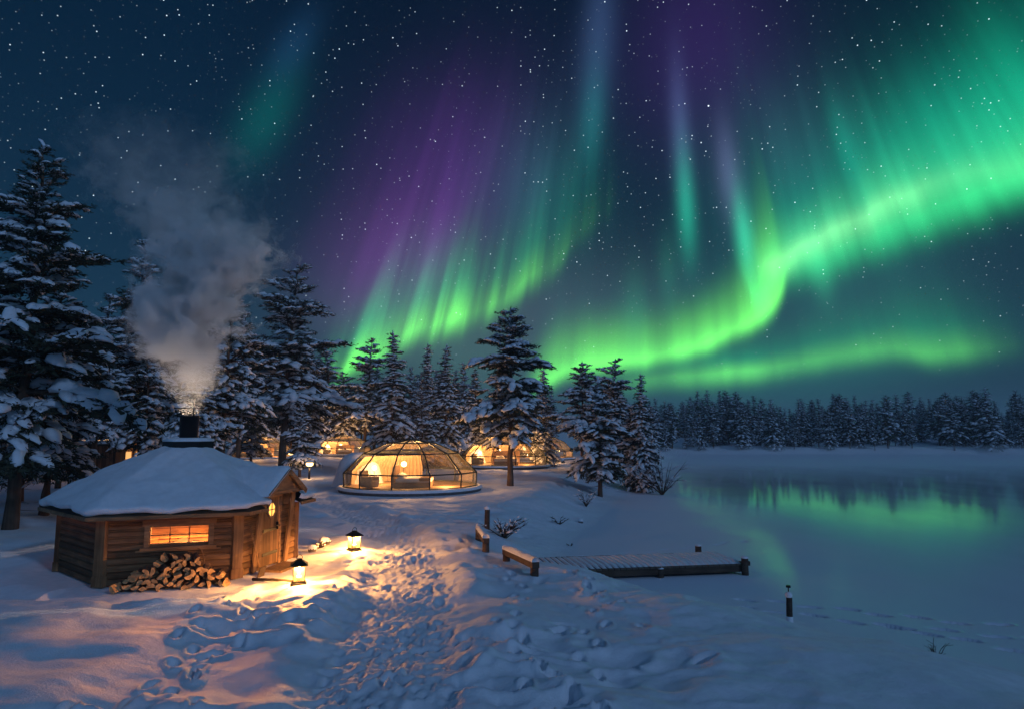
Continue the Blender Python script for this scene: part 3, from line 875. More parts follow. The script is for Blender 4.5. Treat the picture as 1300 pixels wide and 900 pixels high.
# roof: deck, eave boards, snow load
ER = HR + .48; EZ = 1.32; TZ = 2.62; TR = .42
F1i = facet(1).inverted()
def in_porch(x, y, yl=.30):
    q = F1i @ Vector((x, y, 0)); return abs(q.x) < .80 - .07 and q.y < yl
m = MB(); nA = 144
for zo in (0, .05):
    vs = []
    for i in range(22):
        s_ = i / 21
        for k in range(nA):
            a = 2 * math.pi * k / nA; q = (a % R_(60)) - R_(30); f = math.cos(R_(30)) / math.cos(q)
            r = (ER * (1 - s_) + TR * s_) * f; vs.append((r * math.cos(a), r * math.sin(a), EZ + (TZ - .05 - EZ) * s_ + zo))
    fs = [(i * nA + k, i * nA + (k + 1) % nA, (i + 1) * nA + (k + 1) % nA, (i + 1) * nA + k) for i in range(21) for k in range(nA)]
    fs = [f for f in fs if not in_porch(sum(vs[j][0] for j in f) / 4, sum(vs[j][1] for j in f) / 4)]
    m.add(vs, fs, 0, False)
roof = m.build('roof', DARKW, hut)
m = MB()
for i in range(6):
    a, b = corner(i, ER + .015), corner(i + 1, ER + .015); zz = Vector((0, 0, EZ + .02))
    if i == 1:
        L = (b - a).length; u = (b - a) / L
        m.bar(a + zz, a + u * (L / 2 - .74) + zz, .03, .07); m.bar(b - u * (L / 2 - .74) + zz, b + zz, .03, .07)
    else: m.bar(a + zz, b + zz, .03, .07)
m.build('eave_board', TRIMW, roof)
def ngon_r(a):    # radius factor of a slightly rounded hexagon
    q = (a - R_(0)) % R_(60) - R_(30); return math.cos(R_(30)) / math.cos(q)
def snow_roof():
    nA, nR = 144, 44; V = np.zeros((nR, nA, 3)); rr = np.random.default_rng(4)
    for i in range(nR):
        t = i / (nR - 1)
        for k in range(nA):
            a = 2 * math.pi * k / nA; f = ngon_r(a); f = f * .93 + .07 * .93
            if t < .16:      # rolled lip
                u = t / .16 * math.pi * .5; rad = (ER + .045) * f - .09 * (1 - math.sin(u)); z = EZ + .09 + .11 * (1 - math.cos(u)) - .02
                rad += .022 * math.sin(a * 17 + 3 * math.sin(a * 5)) + .014 * math.sin(a * 41 + 2); z += .018 * math.sin(a * 13 + 1); 
                if t == 0: rad -= .05; z -= .0
            else:
                s = (t - .16) / .84; rad = ((ER + .045) * (1 - s) + (TR - .05) * s) * f; z = EZ + .18 + (TZ + .06 - EZ - .18) * s + .05 * math.sin(s * math.pi)
            x, y = rad * math.cos(a), rad * math.sin(a)
            V[i, k] = (x, y, z)
    V[..., 2] += .04 + .045 * fbm(V[..., 0] * 1.3, V[..., 1] * 1.3, 5, 3) + .008 * fbm(V[..., 0] * 6, V[..., 1] * 6, 15, 2)
    # valley against the porch gable
    m = MB(); vs = V.reshape(-1, 3); fs = [(i * nA + k, i * nA + (k + 1) % nA, (i + 1) * nA + (k + 1) % nA, (i + 1) * nA + k) for i in range(nR - 1) for k in range(nA)]
    fs = [f for f in fs if not in_porch(sum(vs[j][0] for j in f) / 4, sum(vs[j][1] for j in f) / 4, .10)]
    m.add(vs, fs, 0, True); return m.build('roof_snow', SNOW, roof)
snow_roof()
# smoke vent cap and chimney
m = MB(); m.lathe([(0, TZ - .05), (.50, TZ - .05), (.55, TZ + .0), (.55, TZ + .16), (.0, TZ + .17)], 6, smooth=False, phase=0); ch0 = m.build('chimney_base', BLACK, hut)
m = MB(); m.lathe([(.55, TZ + .165), (.57, TZ + .19), (.54, TZ + .22), (.40, TZ + .25), (.26, TZ + .25), (.2, TZ + .2)], 6, smooth=True); m.build('snow_ring', SNOW, ch0)
m = MB(); m.lathe([(.20, TZ + .1), (.215, TZ + .72), (.225, TZ + .72), (.225, TZ + .76), (.19, TZ + .76), (.18, TZ + .1)], 20); chm = m.build('chimney_pipe', BLACK, hut)
m = MB()
for k in range(4):
    a = k * math.pi / 2 + .5; m.bar((.2 * math.cos(a), .2 * math.sin(a), TZ + .7), (.2 * math.cos(a), .2 * math.sin(a), TZ + .92), .02, .02)
m.lathe([(.30, TZ + .92), (.31, TZ + .93), (.30, TZ + .94), (.28, TZ + .93), (.30, TZ + .92)], 20, smooth=False); m.build('top_ring', BLACK, chm)

# window in facet 0
w = empty('window', (0, 0, 0)); w.parent = hut; w.matrix_local = facet(0)
x0, x1, z0, z1 = WIN
m = MB()
for (a, b) in (((x0 - .11, z0 - .06), (x0 - .01, z1 + .12)), ((x1 + .01, z0 - .06), (x1 + .11, z1 + .12))):
    m.box(((a[0] + b[0]) / 2, -.10, (a[1] + b[1]) / 2), (.10, .04, b[1] - a[1]))
m.box(((x0 + x1) / 2, -.104, z1 + .06), (x1 - x0 + .30, .045, .11)); m.box(((x0 + x1) / 2, -.12, z0 - .07), (x1 - x0 + .34, .09, .05))
m.box(((x0 + x1) / 2, -.04, z0 + .01), (x1 - x0, .08, .025)); m.box(((x0 + x1) / 2, -.04, z1 - .01), (x1 - x0, .08, .025))
m.build('frame', TRIMW, w, .004)
m = MB()
for k in (1, 2): m.box((x0 + (x1 - x0) * k / 3, -.075, (z0 + z1) / 2), (.022, .02, z1 - z0))
m.box(((x0 + x1) / 2, -.075, (z0 + z1) / 2 + .0), (x1 - x0, .018, .02)); m.build('muntin', TRIMW, w)
m = MB(); m.box(((x0 + x1) / 2, -.055, (z0 + z1) / 2), (x1 - x0 - .01, .006, z1 - z0 - .03)); m.build('pane', CLEAR, w)
m = MB(); m.box(((x0 + x1) / 2, -.03, z0 - .115), (x1 - x0 + .5, .20, .03)); m.build('sill_board', TRIMW, hut).matrix_local = facet(0)

# porch gable and door on facet 1 (local -y outward)
pg = empty('porch', (0, 0, 0)); pg.parent = hut; pg.matrix_local = facet(1)
PJ = .50; GZ = 2.16; GE = 1.66; GW = .80
m = MB()
for s in (-1, 1):
    a = Vector((0, 0, GZ)); b = Vector((s * GW, 0, GE))
    n = Vector((s * (GZ - GE), 0, GW)).normalized() * .035
    y0, y1 = -PJ, 1.25
    vs = [a + Vector((0, y0, 0)), b + Vector((0, y0, 0)), b + Vector((0, y1, 0)), a + Vector((0, y1, 0))]
    vs = vs + [v - n for v in vs]
    m.add(vs, [(0, 1, 2, 3), (7, 6, 5, 4), (0, 4, 5, 1), (1, 5, 6, 2), (2, 6, 7, 3), (3, 7, 4, 0)])
m.build('gable_roof', DARKW, pg)
m = MB()
for s in (-1, 1):
    m.bar((s * .0, -PJ - .012, GZ - .03), (s * (GW + .02), -PJ - .012, GE - .04), .024, .11, up=Vector((0, -1, 0)) if False else Vector((0, 0, 1)))
m.build('barge_board', TRIMW, pg)
m = MB()          # gable infill
m.add([(-GW + .12, -PJ + .10, GE + .02), (GW - .12, -PJ + .10, GE + .02), (0, -PJ + .10, GZ - .05), (-GW + .12, -PJ + .14, GE + .02), (GW - .12, -PJ + .14, GE + .02), (0, -PJ + .14, GZ - .05)],
      [(0, 1, 2), (5, 4, 3), (0, 3, 4, 1), (1, 4, 5, 2), (2, 5, 3, 0)])
m.box((0, -PJ + .12, GE - .0), (2 * GW - .2, .07, .08)); m.build('gable_panel', TRIMW, pg)
m = MB(); ww = [(-.70, 1.29), (.70, 1.29), (.70, GE), (0, GZ - .06), (-.70, GE)]
m.add([(a, y, b) for y in (-.02, .03) for a, b in ww], [(0, 1, 2, 3, 4), (9, 8, 7, 6, 5)] + [(k, k + 5, (k + 1) % 5 + 5, (k + 1) % 5) for k in range(5)])
m.build('porch_wall', DOORW, pg)
# snow on gable
def gable_snow():
    nx, ny = 36, 30; m = MB(); V = []
    for j in range(ny):
        y = -PJ - .03 + (1.6 + PJ) * j / (ny - 1)
        for i in range(nx):
            u = -1 + 2 * i / (nx - 1); x = u * (GW + .05); z = GZ - (GZ - GE) * abs(x) / GW
            zz = z + .12 * (1 - abs(u) ** 8) - .0 + .035 * math.exp(-(u / .12) ** 2) * -1
            if j == 0: zz = z + .01
            if j == 1: zz = z + .09 * (1 - abs(u) ** 8)
            V.append((x, y - (.0), zz + .012 * float(vnoise(np.array(x * 5.), np.array(y * 5.), 3))))
    m.add(V, [(j * nx + i, j * nx + i + 1, (j + 1) * nx + i + 1, (j + 1) * nx + i) for j in range(ny - 1) for i in range(nx - 1)], 0, True)
    return m.build('gable_snow', SNOW, pg)
gable_snow()
m = MB()          # side cheeks between gable eave and main roof
for s in (-1, 1): m.box((s * (GW - .14), .30, 1.50), (.04, .95, .36)); m.box((s * (DOORX + .05), -.04, .8), (.08, .12, 1.6))
m.box((0, -.04, DOORZ + .06), (.9, .12, .10)); m.build('door_surround', TRIMW, pg, .004)
m = MB()          # slanting side boards that lean out at the foot
for s in (-1, 1):
    m.bar((s * .66, -.10, 0.0), (s * .68, -.26, 1.62), .05, .15, up=Vector((1, 0, 0)))
m.build('slanting_board', POSTW, pg, .006)
door = empty('door', (0, 0, 0)); door.parent = pg
m = MB(); m.box((0, -.06, DOORZ / 2 + .03), (2 * DOORX, .05, DOORZ - .04)); m.build('door_leaf', DOORW, door, .005)
m = MB()
for z in (.30, .82):
    q = MB(); q.box((0, -.09, z), (2 * DOORX - .08, .015, .07)); q.build('hinge_strap', BLACK, door)
m.box((.26, -.11, .88), (.025, .05, .16)); m.box((.22, -.135, .88), (.14, .02, .03)); m.build('handle', BLACK, door)
m = MB(); m.lathe([(.155, -.02), (.20, -.02), (.20, .02), (.155, .02), (.155, -.02)], 8, smooth=False, phase=R_(22.5))
fr = m.build('round_frame', TRIMW, door); fr.location = (0, -.095, 1.26); fr.rotation_euler = (R_(90), 0, 0)
m = MB(); m.lathe([(.158, 0), (.001, 0.0)], 8, smooth=False, phase=R_(22.5)); ro = m.build('round_pane', emis('lit_pane', (1.0, .50, .10), 2.2), door); ro.location = (0, -.092, 1.26); ro.rotation_euler = (R_(90), 0, 0)
m = MB(); m.box((0, -.105, 1.26), (.32, .014, .018)); m.box((0, -.105, 1.26), (.018, .016, .32)); m.build('glazing_cross', TRIMW, door)
m = MB(); m.box((0, -.42, .0), (1.0, .5, .07)); m.build('doorstep', POSTW, pg, .01)

# inside: fire and bench
hearth = empty('fire_bowl', (HUTC[0], HUTC[1], 0.0), 0, 'round iron fire bowl burning in the middle of the hut', 'grill')
m = MB(); m.lathe([(.1, .0), (.25, .05), (.18, .3), (.42, .42), (.40, .45), (.15, .36)], 18); m.build('bowl', BLACK, hearth)
m = MB()
for k in range(9):
    a = k * .7; m.tube([(.2 * math.cos(a), .2 * math.sin(a), .42), (-.05 * math.cos(a), .05 * math.sin(a), .50), (0.02, 0, .50 + .02 * (k % 3))], [.05, .06, .01], 6)
m.build('embers', EMBER, hearth)
bench = MB(); bench.lathe([(1.3, .40), (1.3, .44), (AP - .1, .44), (AP - .1, .40), (1.3, .40)], 6, smooth=False); bench.lathe([(1.36, .0), (1.36, .40)], 6, smooth=False)
bo = bench.build('bench', HEADB); bo.location = (HUTC[0], HUTC[1], 0); bo.rotation_euler = (0, 0, A0); tag(bo, 'wooden bench running round the inside of the log hut', 'bench')
lamp('fire_light', (HUTC[0] + .2, HUTC[1], 1.2), 1200, .16, (1.0, .34, .08))
lamp('smoke_fill_light', (HUTC[0], HUTC[1], TZ + .02), 5600, .12, (1.0, .74, .54))  # two unseen lamps added in the chimney to brighten the smoke from below
lamp('smoke_fill_light', (HUTC[0], HUTC[1], TZ + .55), 110, .12, (1.0, .74, .52))

# firewood
rw = random.Random(12); fm = facet(0)
def hutpt(x, y, z): return (Matrix.Translation(Vector((HUTC[0], HUTC[1], -.02))) @ Matrix.Rotation(A0, 4, 'Z') @ facet(0)) @ Vector((x, y, z))
protos = []
for q in range(6):
    m = MB(); n = 7; L = rw.uniform(.27, .36); r = rw.uniform(.065, .09); a0 = rw.uniform(0, 6); span = rw.choice([2.2, 3.2, 4.2])
    pr = [(0, 0)] + [(r * math.cos(a0 + span * k / (n - 1)) * rw.uniform(.9, 1.08), r * math.sin(a0 + span * k / (n - 1)) * rw.uniform(.9, 1.08)) for k in range(n)]
    N = len(pr); cx_ = sum(p[0] for p in pr) / N; cy_ = sum(p[1] for p in pr) / N
    vs = [(p[0] - cx_, y, p[1] - cy_) for y in (-L / 2, L / 2) for p in pr]
    m.add(vs, [tuple(range(N)), tuple(range(N, 2 * N))[::-1], (0, N, N + 1, 1), (N - 1, 2 * N - 1, N, 0)], 0)
    m.add(vs, [(k, k + N, k + N + 1, k + 1) for k in range(1, N - 1)], 1)
    protos.append(m)
protos = [p.build('firewood_log', [SPLIT, LBARK]) for p in protos]
fused = [False] * 6; nlog = 0
for row in range(6):
    half = 1.04 - row * .13
    n = int(2 * half / .145)
    for dpt in ((0, 1) if row < 3 else (0,)):
        for k in range(n):
            xx = .16 - half + (k + .5 + .5 * (row % 2)) * .145 + rw.uniform(-.03, .03)
            if row > 3 and rw.random() < .2: continue
            s = rw.randrange(6); o = protos[s] if not fused[s] else protos[s].copy()
            if fused[s]: col.objects.link(o)
            fused[s] = True; p = hutpt(xx, -.34 - (.28 * (1 - dpt)) * (1 - row * .1) + rw.uniform(-.06, .06) + row * .03, .06 + row * .092 + rw.uniform(-.01, .02))
            o.location = p; o.rotation_euler = (rw.uniform(-.25, .25), rw.uniform(0, 6.28), A0 + rw.gauss(0, .22)); nlog += 1
            tag(o, 'split firewood log in the heap under the hut window', 'log', 'split logs heaped against the hut')
# tools at the corner post
def bpoint(x, y, z): return Matrix.Translation(Vector((HUTC[0], HUTC[1], -.02))) @ Matrix.Rotation(A0, 4, 'Z') @ facet(1) @ Vector((x, y, z))
t = empty('snow_shovel', bpoint(-.92, -.42, .04), A0 + 1.0, 'wooden-handled shovel leaning against the hut wall left of the door', 'shovel')
m = MB(); m.tube([(0, 0, .05), (-.05, .26, 1.0)], [.016, .014], 8); m.build('shaft', TRIMW, t)
m = MB(); m.box((0, -.03, .03), (.22, .03, .24), 0, Matrix.Rotation(.25, 3, 'X')); m.build('blade', DARKW, t, .006)
t = empty('fire_poker', hutpt(.62, -.16, .0), A0, 'thin bent stick leaning on the window wall beside the firewood heap', 'poker')
m = MB(); m.tube([(0, -.1, .05), (.02, 0, .45), (-.04, .03, .62), (-.12, .03, .66)], [.013, .012, .011, .009], 6); m.build('rod', TRIMW, t)
m = MB(); m.tube([(.33, -.75, 0), (.75, -.95, .015), (1.25, -1.12, 0)], [.03, .028, .02], 6)
o = m.build('fallen_branch', TWIG); o.location = bpoint(-.9, 0, .05); o.rotation_euler = (0, 0, A0 + 1.05 - 1.2); tag(o, 'dark stick lying in the snow in front of the hut door', 'stick')

# ------------------------------------------------------------------ lanterns
BRONZE = simple('aged_brass', (.20, .12, .05), .5, .4)
def make_lantern():
    t = empty('lantern', (0, 0, 0))
    m = MB(); m.box((0, 0, .02), (.25, .25, .04)); m.box((0, 0, .05), (.21, .21, .03)); m.build('base', BLACK, t, .004)
    m = MB()
    for sx in (-1, 1):
        for sy in (-1, 1): m.box((sx * .095, sy * .095, .19), (.013, .013, .26))
    for z in (.07, .315):
        for s in (-1, 1): m.box((0, s * .095, z), (.172, .014, .014)); m.box((s * .095, 0, z), (.014, .172, .014))
    m.build('frame', BRONZE, t)
    m = MB()
    for s in (-1, 1): m.box((0, s * .093, .19), (.172, .003, .232)); m.box((s * .093, 0, .19), (.003, .172, .232))
    m.build('glass', LGL, t)
    m = MB(); vs = []
    for r, z in ((.145, .325), (.145, .34), (.06, .405), (.045, .41), (.045, .43)): vs.append((r * 1.414, z))
    vs.append((.001, .44)); m.lathe([(.001, .326)] + vs, 4, smooth=False, phase=math.pi / 4); m.build('cap', BLACK, t)
    m = MB(); m.tube([(.05 * math.cos(a), 0, .455 + .045 * math.sin(a)) for a in [q * math.pi / 8 - .3 for q in range(18)]], [.005] * 18, 5, cap=False); m.build('ring_handle', BLACK, t)
    m = MB(); m.tube([(0, 0, .065), (0, 0, .15)], [.04, .04], 12); cd = m.build('candle', LINEN, t)
    m = MB(); m.lathe([(.003, .15), (.028, .175), (.032, .20), (.018, .24), (.002, .285)], 10); m.build('flame', FLAME, cd)
    note_kids(t); return t
LGL = glass_mat('lantern_glass', (1, .90, .70), .04, .05)
lt = make_lantern(); p2 = copy_tree(lt)
for o, (lx_, ly_), r, lb in ((lt, LAN[0], .3, 'lit candle lantern nearer the camera, on the snow by the hut door'), (p2, LAN[1], .7, 'lit candle lantern farther up the path, on a low heap of snow')):
    z = gz(lx_, ly_); o.location = (lx_, ly_, z - .01); o.scale = (1.12,) * 3; o.rotation_euler = (0, 0, r); tag(o, lb, 'lantern', 'candle lanterns on the snow')
    lamp('candle_light', (lx_, ly_, z + .34), 640, .04)

def make_bollard():
    t = empty('bollard_lamp', (0, 0, 0))
    m = MB(); m.tube([(0, 0, -.1), (0, 0, .85)], [.07, .06], 12); m.build('post', BLACK, t)
    m = MB(); m.lathe([(.09, .85), (.20, .90), (.23, 1.0), (.22, 1.08)], 18); m.build('glow_bowl', GLOWG, t)
    m = MB(); m.lathe([(.01, 1.08), (.30, 1.09), (.30, 1.11), (.12, 1.2), (.0, 1.22)], 18); m.build('cap', BLACK, t)
    m = MB(); m.lathe([(.30, 1.115), (.28, 1.17), (.15, 1.25), (.0, 1.27)], 18); m.build('snow_cap', SNOW, t)
    note_kids(t); return t
bt = make_bollard(); b2 = copy_tree(bt); b3 = copy_tree(bt)
for o, (px, dist), lb in ((bt, (396, 45), 'mushroom-shaped path light lit beside the trees left of the large igloo'), (b2, (702, 66), 'small path light between the second and third igloo'),
                          (b3, (372, 62), 'small path light half hidden among the trees left of the igloos')):
    x = (px - 650) / F * dist; z = gz(x, dist); o.location = (x, dist, z); tag(o, lb, 'path light', 'path lights among the igloos')
    lamp('path_glow', (x, dist, z + .78), 300, .08)

# ------------------------------------------------------------------ glass igloos
PROF = [(3.60, .30), (3.63, 1.02), (2.62, 2.02), (1.30, 2.56), (.35, 2.70)]
NS = 12
def make_igloo():
    t = empty('glass_igloo', (0, 0, 0))
    m = MB(); m.lathe([(3.78, -.2), (3.86, .20), (3.80, .26), (3.5, .27), (0.01, .27)], 48, smooth=False); m.build('plinth', CONC, t)
    m = MB(); m.lathe([(3.88, .16), (3.92, .22), (3.86, .30), (3.70, .31), (3.64, .26)], 48); m.build('plinth_snow', SNOW, t)
    def P(i, k): r, z = PROF[i]; a = 2 * math.pi * (k + .5) / NS; return Vector((r * math.cos(a), r * math.sin(a), z))
    m = MB()
    for k in range(NS):
        for i in range(len(PROF) - 1): m.tube([P(i, k), P(i + 1, k)], [.042, .042], 6)
    m.build('rib', STEEL, t)
    for i in range(len(PROF)):
        m = MB()
        for k in range(NS): m.tube([P(i, k), P(i, (k + 1) % NS)], [.038 if i else .05] * 2, 6)
        m.build('ring', STEEL, t)
    m = MB()
    for i in range(len(PROF) - 1):
        for k in range(NS):
            if rb.random() < -1: continue
            m.add([P(i, k) * 1.0, P(i, (k + 1) % NS), P(i + 1, (k + 1) % NS), P(i + 1, k)], [(0, 1, 2, 3)])
    m.build('glazing', GLASS, t)
    m = MB(); m.lathe([(.38, 2.69), (.40, 2.76), (.0, 2.80)], 24); m.build('top_cap', STEEL, t)
    m = MB(); m.lathe([(3.45, .28), (.01, .281)], 36, smooth=False); m.build('floor', FLOORW, t)
    # back curtain, folded, hiding the rear half
    m = MB(); n = 120; vs = []; 
    for k in range(n + 1):
        a = R_(78) + R_(96) * k / n
        for r, z in ((3.28 + .05 * math.sin(k * 1.3), .30), (3.22 + .05 * math.sin(k * 1.3), 1.05), (2.55 + .03 * math.sin(k * 1.3), 1.80)): vs.append((r * math.cos(a), r * math.sin(a), z))
    m.add(vs, [(3 * k + j, 3 * k + 3 + j, 3 * k + 4 + j, 3 * k + 1 + j) for k in range(n) for j in range(2)], 0, True); m.build('curtain', FAB, t)
    # entrance porch at the back left
    e = empty('entrance', (0, 0, 0)); e.parent = t; e.rotation_euler = (0, 0, R_(140))
    m = MB(); m.box((3.9, 0, .9), (1.5, 1.3, 1.4)); m.build('porch_wall', DARKW, e)
    m = MB(); m.lathe([(1.5, .1), (1.36, .5), (1.22, 1.0), (1.05, 1.5), (.8, 1.82), (.4, 1.98), (0, 2.0)], 24, c=(3.9, 0, 0)); m.build('porch_snow', SNOW, e)
    note_kids(t); return t
def make_bed():
    t = empty('bed', (0, 0, 0))
    m = MB(); m.box((0, 0, .14), (2.0, 1.9, .26)); m.build('bed_base', HEADB, t, .01)
    m = MB(); m.box((0, -.02, .36), (1.96, 1.86, .22)); m.build('duvet', LINEN, t, .08)
    m = MB(); m.box((0, -.62, .40), (2.0, .6, .20)); m.build('throw', BROWNF, t, .07)
    for s in (-1, 1):
        m = MB(); m.box((s * .48, .66, .54), (.72, .40, .18), 0, Matrix.Rotation(.45, 3, 'X')); m.build('pillow', LINEN, t, .07)
    m = MB(); m.box((0, 1.0, .55), (2.3, .08, 1.1)); m.build('headboard', HEADB, t, .01)
    note_kids(t); return t
def make_lamp():
    t = empty('floor_lamp', (0, 0, 0))
    m = MB(); m.lathe([(.0, 0), (.14, .0), (.14, .02), (.02, .04), (.02, .95)], 14); m.build('stand', BLACK, t)
    m = MB(); m.lathe([(.02, .93), (.12, .98), (.16, 1.08), (.12, 1.19), (.02, 1.23)], 16); m.build('lamp_shade', GLOBE, t)
    note_kids(t); return t
def make_armchair():
    t = empty('armchair', (0, 0, 0))
    m = MB(); m.box((0, 0, .22), (.7, .7, .34)); m.build('seat', FAB, t, .05)
    m = MB(); m.box((0, .34, .55), (.72, .16, .7), 0, Matrix.Rotation(-.12, 3, 'X')); m.build('backrest', FAB, t, .05)
    for s in (-1, 1):
        m = MB(); m.box((s * .36, 0, .36), (.12, .66, .44)); m.build('armrest', FAB, t, .04)
    note_kids(t); return t
IG, BD, LP, AC = make_igloo(), make_bed(), make_lamp(), make_armchair()
names = ['large glass igloo in the middle', 'glass igloo right of the large one, behind the lone pine', 'farthest-right glass igloo, half hidden by the pine', 'small distant glass igloo left of the large one', 'igloo lit among tree stems, right of the hut chimney']
wat = [1, 1.2, .9, 1.3, 1.3]
for i, (ix, iy, ir) in enumerate(IGL):
    s = ir / 3.63; first = i == 0
    a = math.atan2(ix, iy) * -1            # face the camera side
    def put(src, x, y, z, rz, lb, cat, grp, sc_=1.0, fst=first):
        o = src if fst else copy_tree(src)
        v = Matrix.Rotation(a, 4, 'Z') @ Vector((x, y, z)) * s
        o.location = (ix + v.x, iy + v.y, v.z - .02); o.rotation_euler = (0, 0, a + rz); o.scale = (s * sc_,) * 3
        tag(o, lb, cat, grp); return o
    nm = ['large central igloo', 'igloo behind the lone pine', 'farthest-right igloo', 'distant left igloo', 'igloo among the stems behind the hut'][i]
    put(IG, 0, 0, 0, 0, names[i] + ', lamps glowing inside', 'glass igloo', 'glass igloos among the snowy pines')
    put(BD, .2, -.6, .28, .0 if i else 1.45, 'bed with pale linen inside the ' + nm, 'bed', 'beds in the igloos')
    put(AC, -2.1, -1.6, .28, 1.1, 'small armchair inside the ' + nm, 'armchair', 'armchairs in the igloos')
    put(LP, -.4, 1.3, .28, 0, 'globe lamp behind the bed in the ' + nm, 'lamp', 'globe lamps in the igloos')
    put(LP, -2.0, .6, .28, 0, 'globe lamp at the left side of the ' + nm, 'lamp', 'globe lamps in the igloos', .85, False)
    for (lx_, ly_, lz_) in ((-.4, .8, 2.05), (-1.8, .4, 1.25), (1.9, -1.2, .75)):
        v = Matrix.Rotation(a, 4, 'Z') @ Vector((lx_, ly_, lz_)) * s
        lamp('igloo_light', (ix + v.x, iy + v.y, v.z), (520 if lz_ > 2 else 240) * wat[i], .16)

# brown shed with lit slatted wall beyond the hut
sh = empty('shed', ((137 - 650) / F * 34, 34, 0), .25, 'small brown plank shed behind the hut, left of its chimney', 'shed')
m = MB(); m.box((0, 0, 1.15), (1.5, 1.6, 2.3)); m.build('wall', wood('shed_boards', (.26, .12, .06), 'Z', .16, paxis=0), sh)
m = MB(); m.box((0, 0, 2.34), (1.8, 1.9, .10)); m.build('roof', DARKW, sh)
m = MB(); m.box((0, 0, 2.45), (1.84, 1.94, .13)); m.build('roof_snow', SNOW, sh, .05)
x = (162 - 650) / F * 46
cb_ = empty('log_cabin', (x, 46, 0), .3, 'low cabin with a lit window wall behind the shed and pines', 'cabin')
m = MB(); m.box((0, .9, 1.1), (4.2, 2.6, 2.2)); m.build('wall', LOGW, cb_)
m = MB(); m.box((0, .9, 2.3), (4.8, 3.3, .14)); m.build('roof', DARKW, cb_)
m = MB(); m.box((0, .9, 2.45), (4.84, 3.34, .18)); m.build('roof_snow', SNOW, cb_, .07)
for k in (-1.35, 0, 1.35):
    wv = empty('window', (k, -.42, 1.15)); wv.parent = cb_
    m = MB(); m.box((0, 0, 0), (1.1, .03, 1.0)); m.build('pane', emis('lit_pane_' + 'abc'[int(k // 1.3) + 2 if k < 0 else (1 if k == 0 else 2)], (1, .50, .16), 1.1), wv)
    m = MB()
    for q in (-.57, -.19, .19, .57): m.box((q, -.03, 0), (.05, .04, 1.06))
    for q in (-.52, 0, .52): m.box((0, -.034, q), (1.16, .04, .05))
    m.build('frame', TRIMW, wv)
lamp('cabin_glow', (x - .2, 44.6, 1.3), 160, .25)

# ------------------------------------------------------------------ rails, posts, bush
def rail(p0, p1, h, name_, label, posts=(0.04, .96)):
    z0, z1 = gz(*p0), gz(*p1)
    a, b = Vector((p0[0], p0[1], z0 + h)), Vector((p1[0], p1[1], z1 + h))
    t = empty(name_, ((p0[0] + p1[0]) / 2, (p0[1] + p1[1]) / 2, (z0 + z1) / 2)); O = Vector(t.location)
    m = MB(); m.bar(a - O, b - O, .17, .15); m.build('beam', DARKW, t, .02)
    m = MB(); n = 14; d = (b - a); u = Vector((0, 0, 1)).cross(d.normalized()); prof = [(-.09, .06), (-.085, .12), (-.03, .16), (.04, .155), (.085, .11), (.09, .06)]
    vs = []
    for k in range(n):
        p = a + d * k / (n - 1) - O; w_ = 1 + rw.uniform(-.15, .15)
        for q in prof: vs.append(p + u * q[0] + Vector((0, 0, .06 + (q[1] - .06) * w_)))
    N = len(prof)
    m.add(vs, [(k * N + j, k * N + j + 1, (k + 1) * N + j + 1, (k + 1) * N + j) for k in range(n - 1) for j in range(N - 1)] + [tuple(range(N)), tuple(range((n - 1) * N, n * N))[::-1]], 0, True)
    m.build('snow_strip', SNOW, t)
    for f in posts:
        p = a + d * f - O; m = MB(); m.tube([p + Vector((0, 0, -h - .25)), p + Vector((0, 0, -.05))], [.10, .09], 10); m.build('post', DARKW, t)
    return tag(t, label, 'handrail', 'low timber rails at the jetty steps')
rail((-.16, 17.0), (.50, 14.75), .22, 'timber_rail', 'nearer low timber rail with snow on top, sloping down to the jetty')
rail((-.98, 20.3), (-.66, 17.9), .30, 'timber_rail', 'farther short timber rail with snow on top beside the path')
def stake(px, dist, h, r, label, snow=True, tilt=0):
    x = (px - 650) / F * dist; z = gz(x, dist) if land(x, dist) > .3 else max(gz(x, dist), -1.0)
    t = empty('stake', (x, dist, z), 0, label, 'post'); t.rotation_euler = (0, tilt, 0)
    m = MB(); m.tube([(0, 0, -.3), (0, 0, h * .5), (0.01, 0, h)], [r, r * .95, r * .9], 9); m.build('pole', DARKW, t)
    if snow:
        m = MB(); m.lathe([(r * 1.02, h - .01), (r * 1.15, h + .03), (r * .8, h + .08), (0, h + .10)], 10); m.build('snow_cap', SNOW, t)
    return t
stake(619, 22.2, .62, .09, 'short dark post beside the bush, up the path from the rails')
st = stake(990, 14.2, .62, .065, 'lone dark stake standing in the snow at the edge of the ice')
m = MB(); m.lathe([(.068, .05), (.075, .14), (.066, .24)], 9); m.build('rime_patch', SNOW, st)
m = MB(); m.tube([(.0, 0, .68), (.0, 0, .80)], [.012, .012], 5); m.tube([(.0, 0, .80), (.0, 0, .84)], [.05, .045], 8); m.build('cap_pin', BLACK, st)

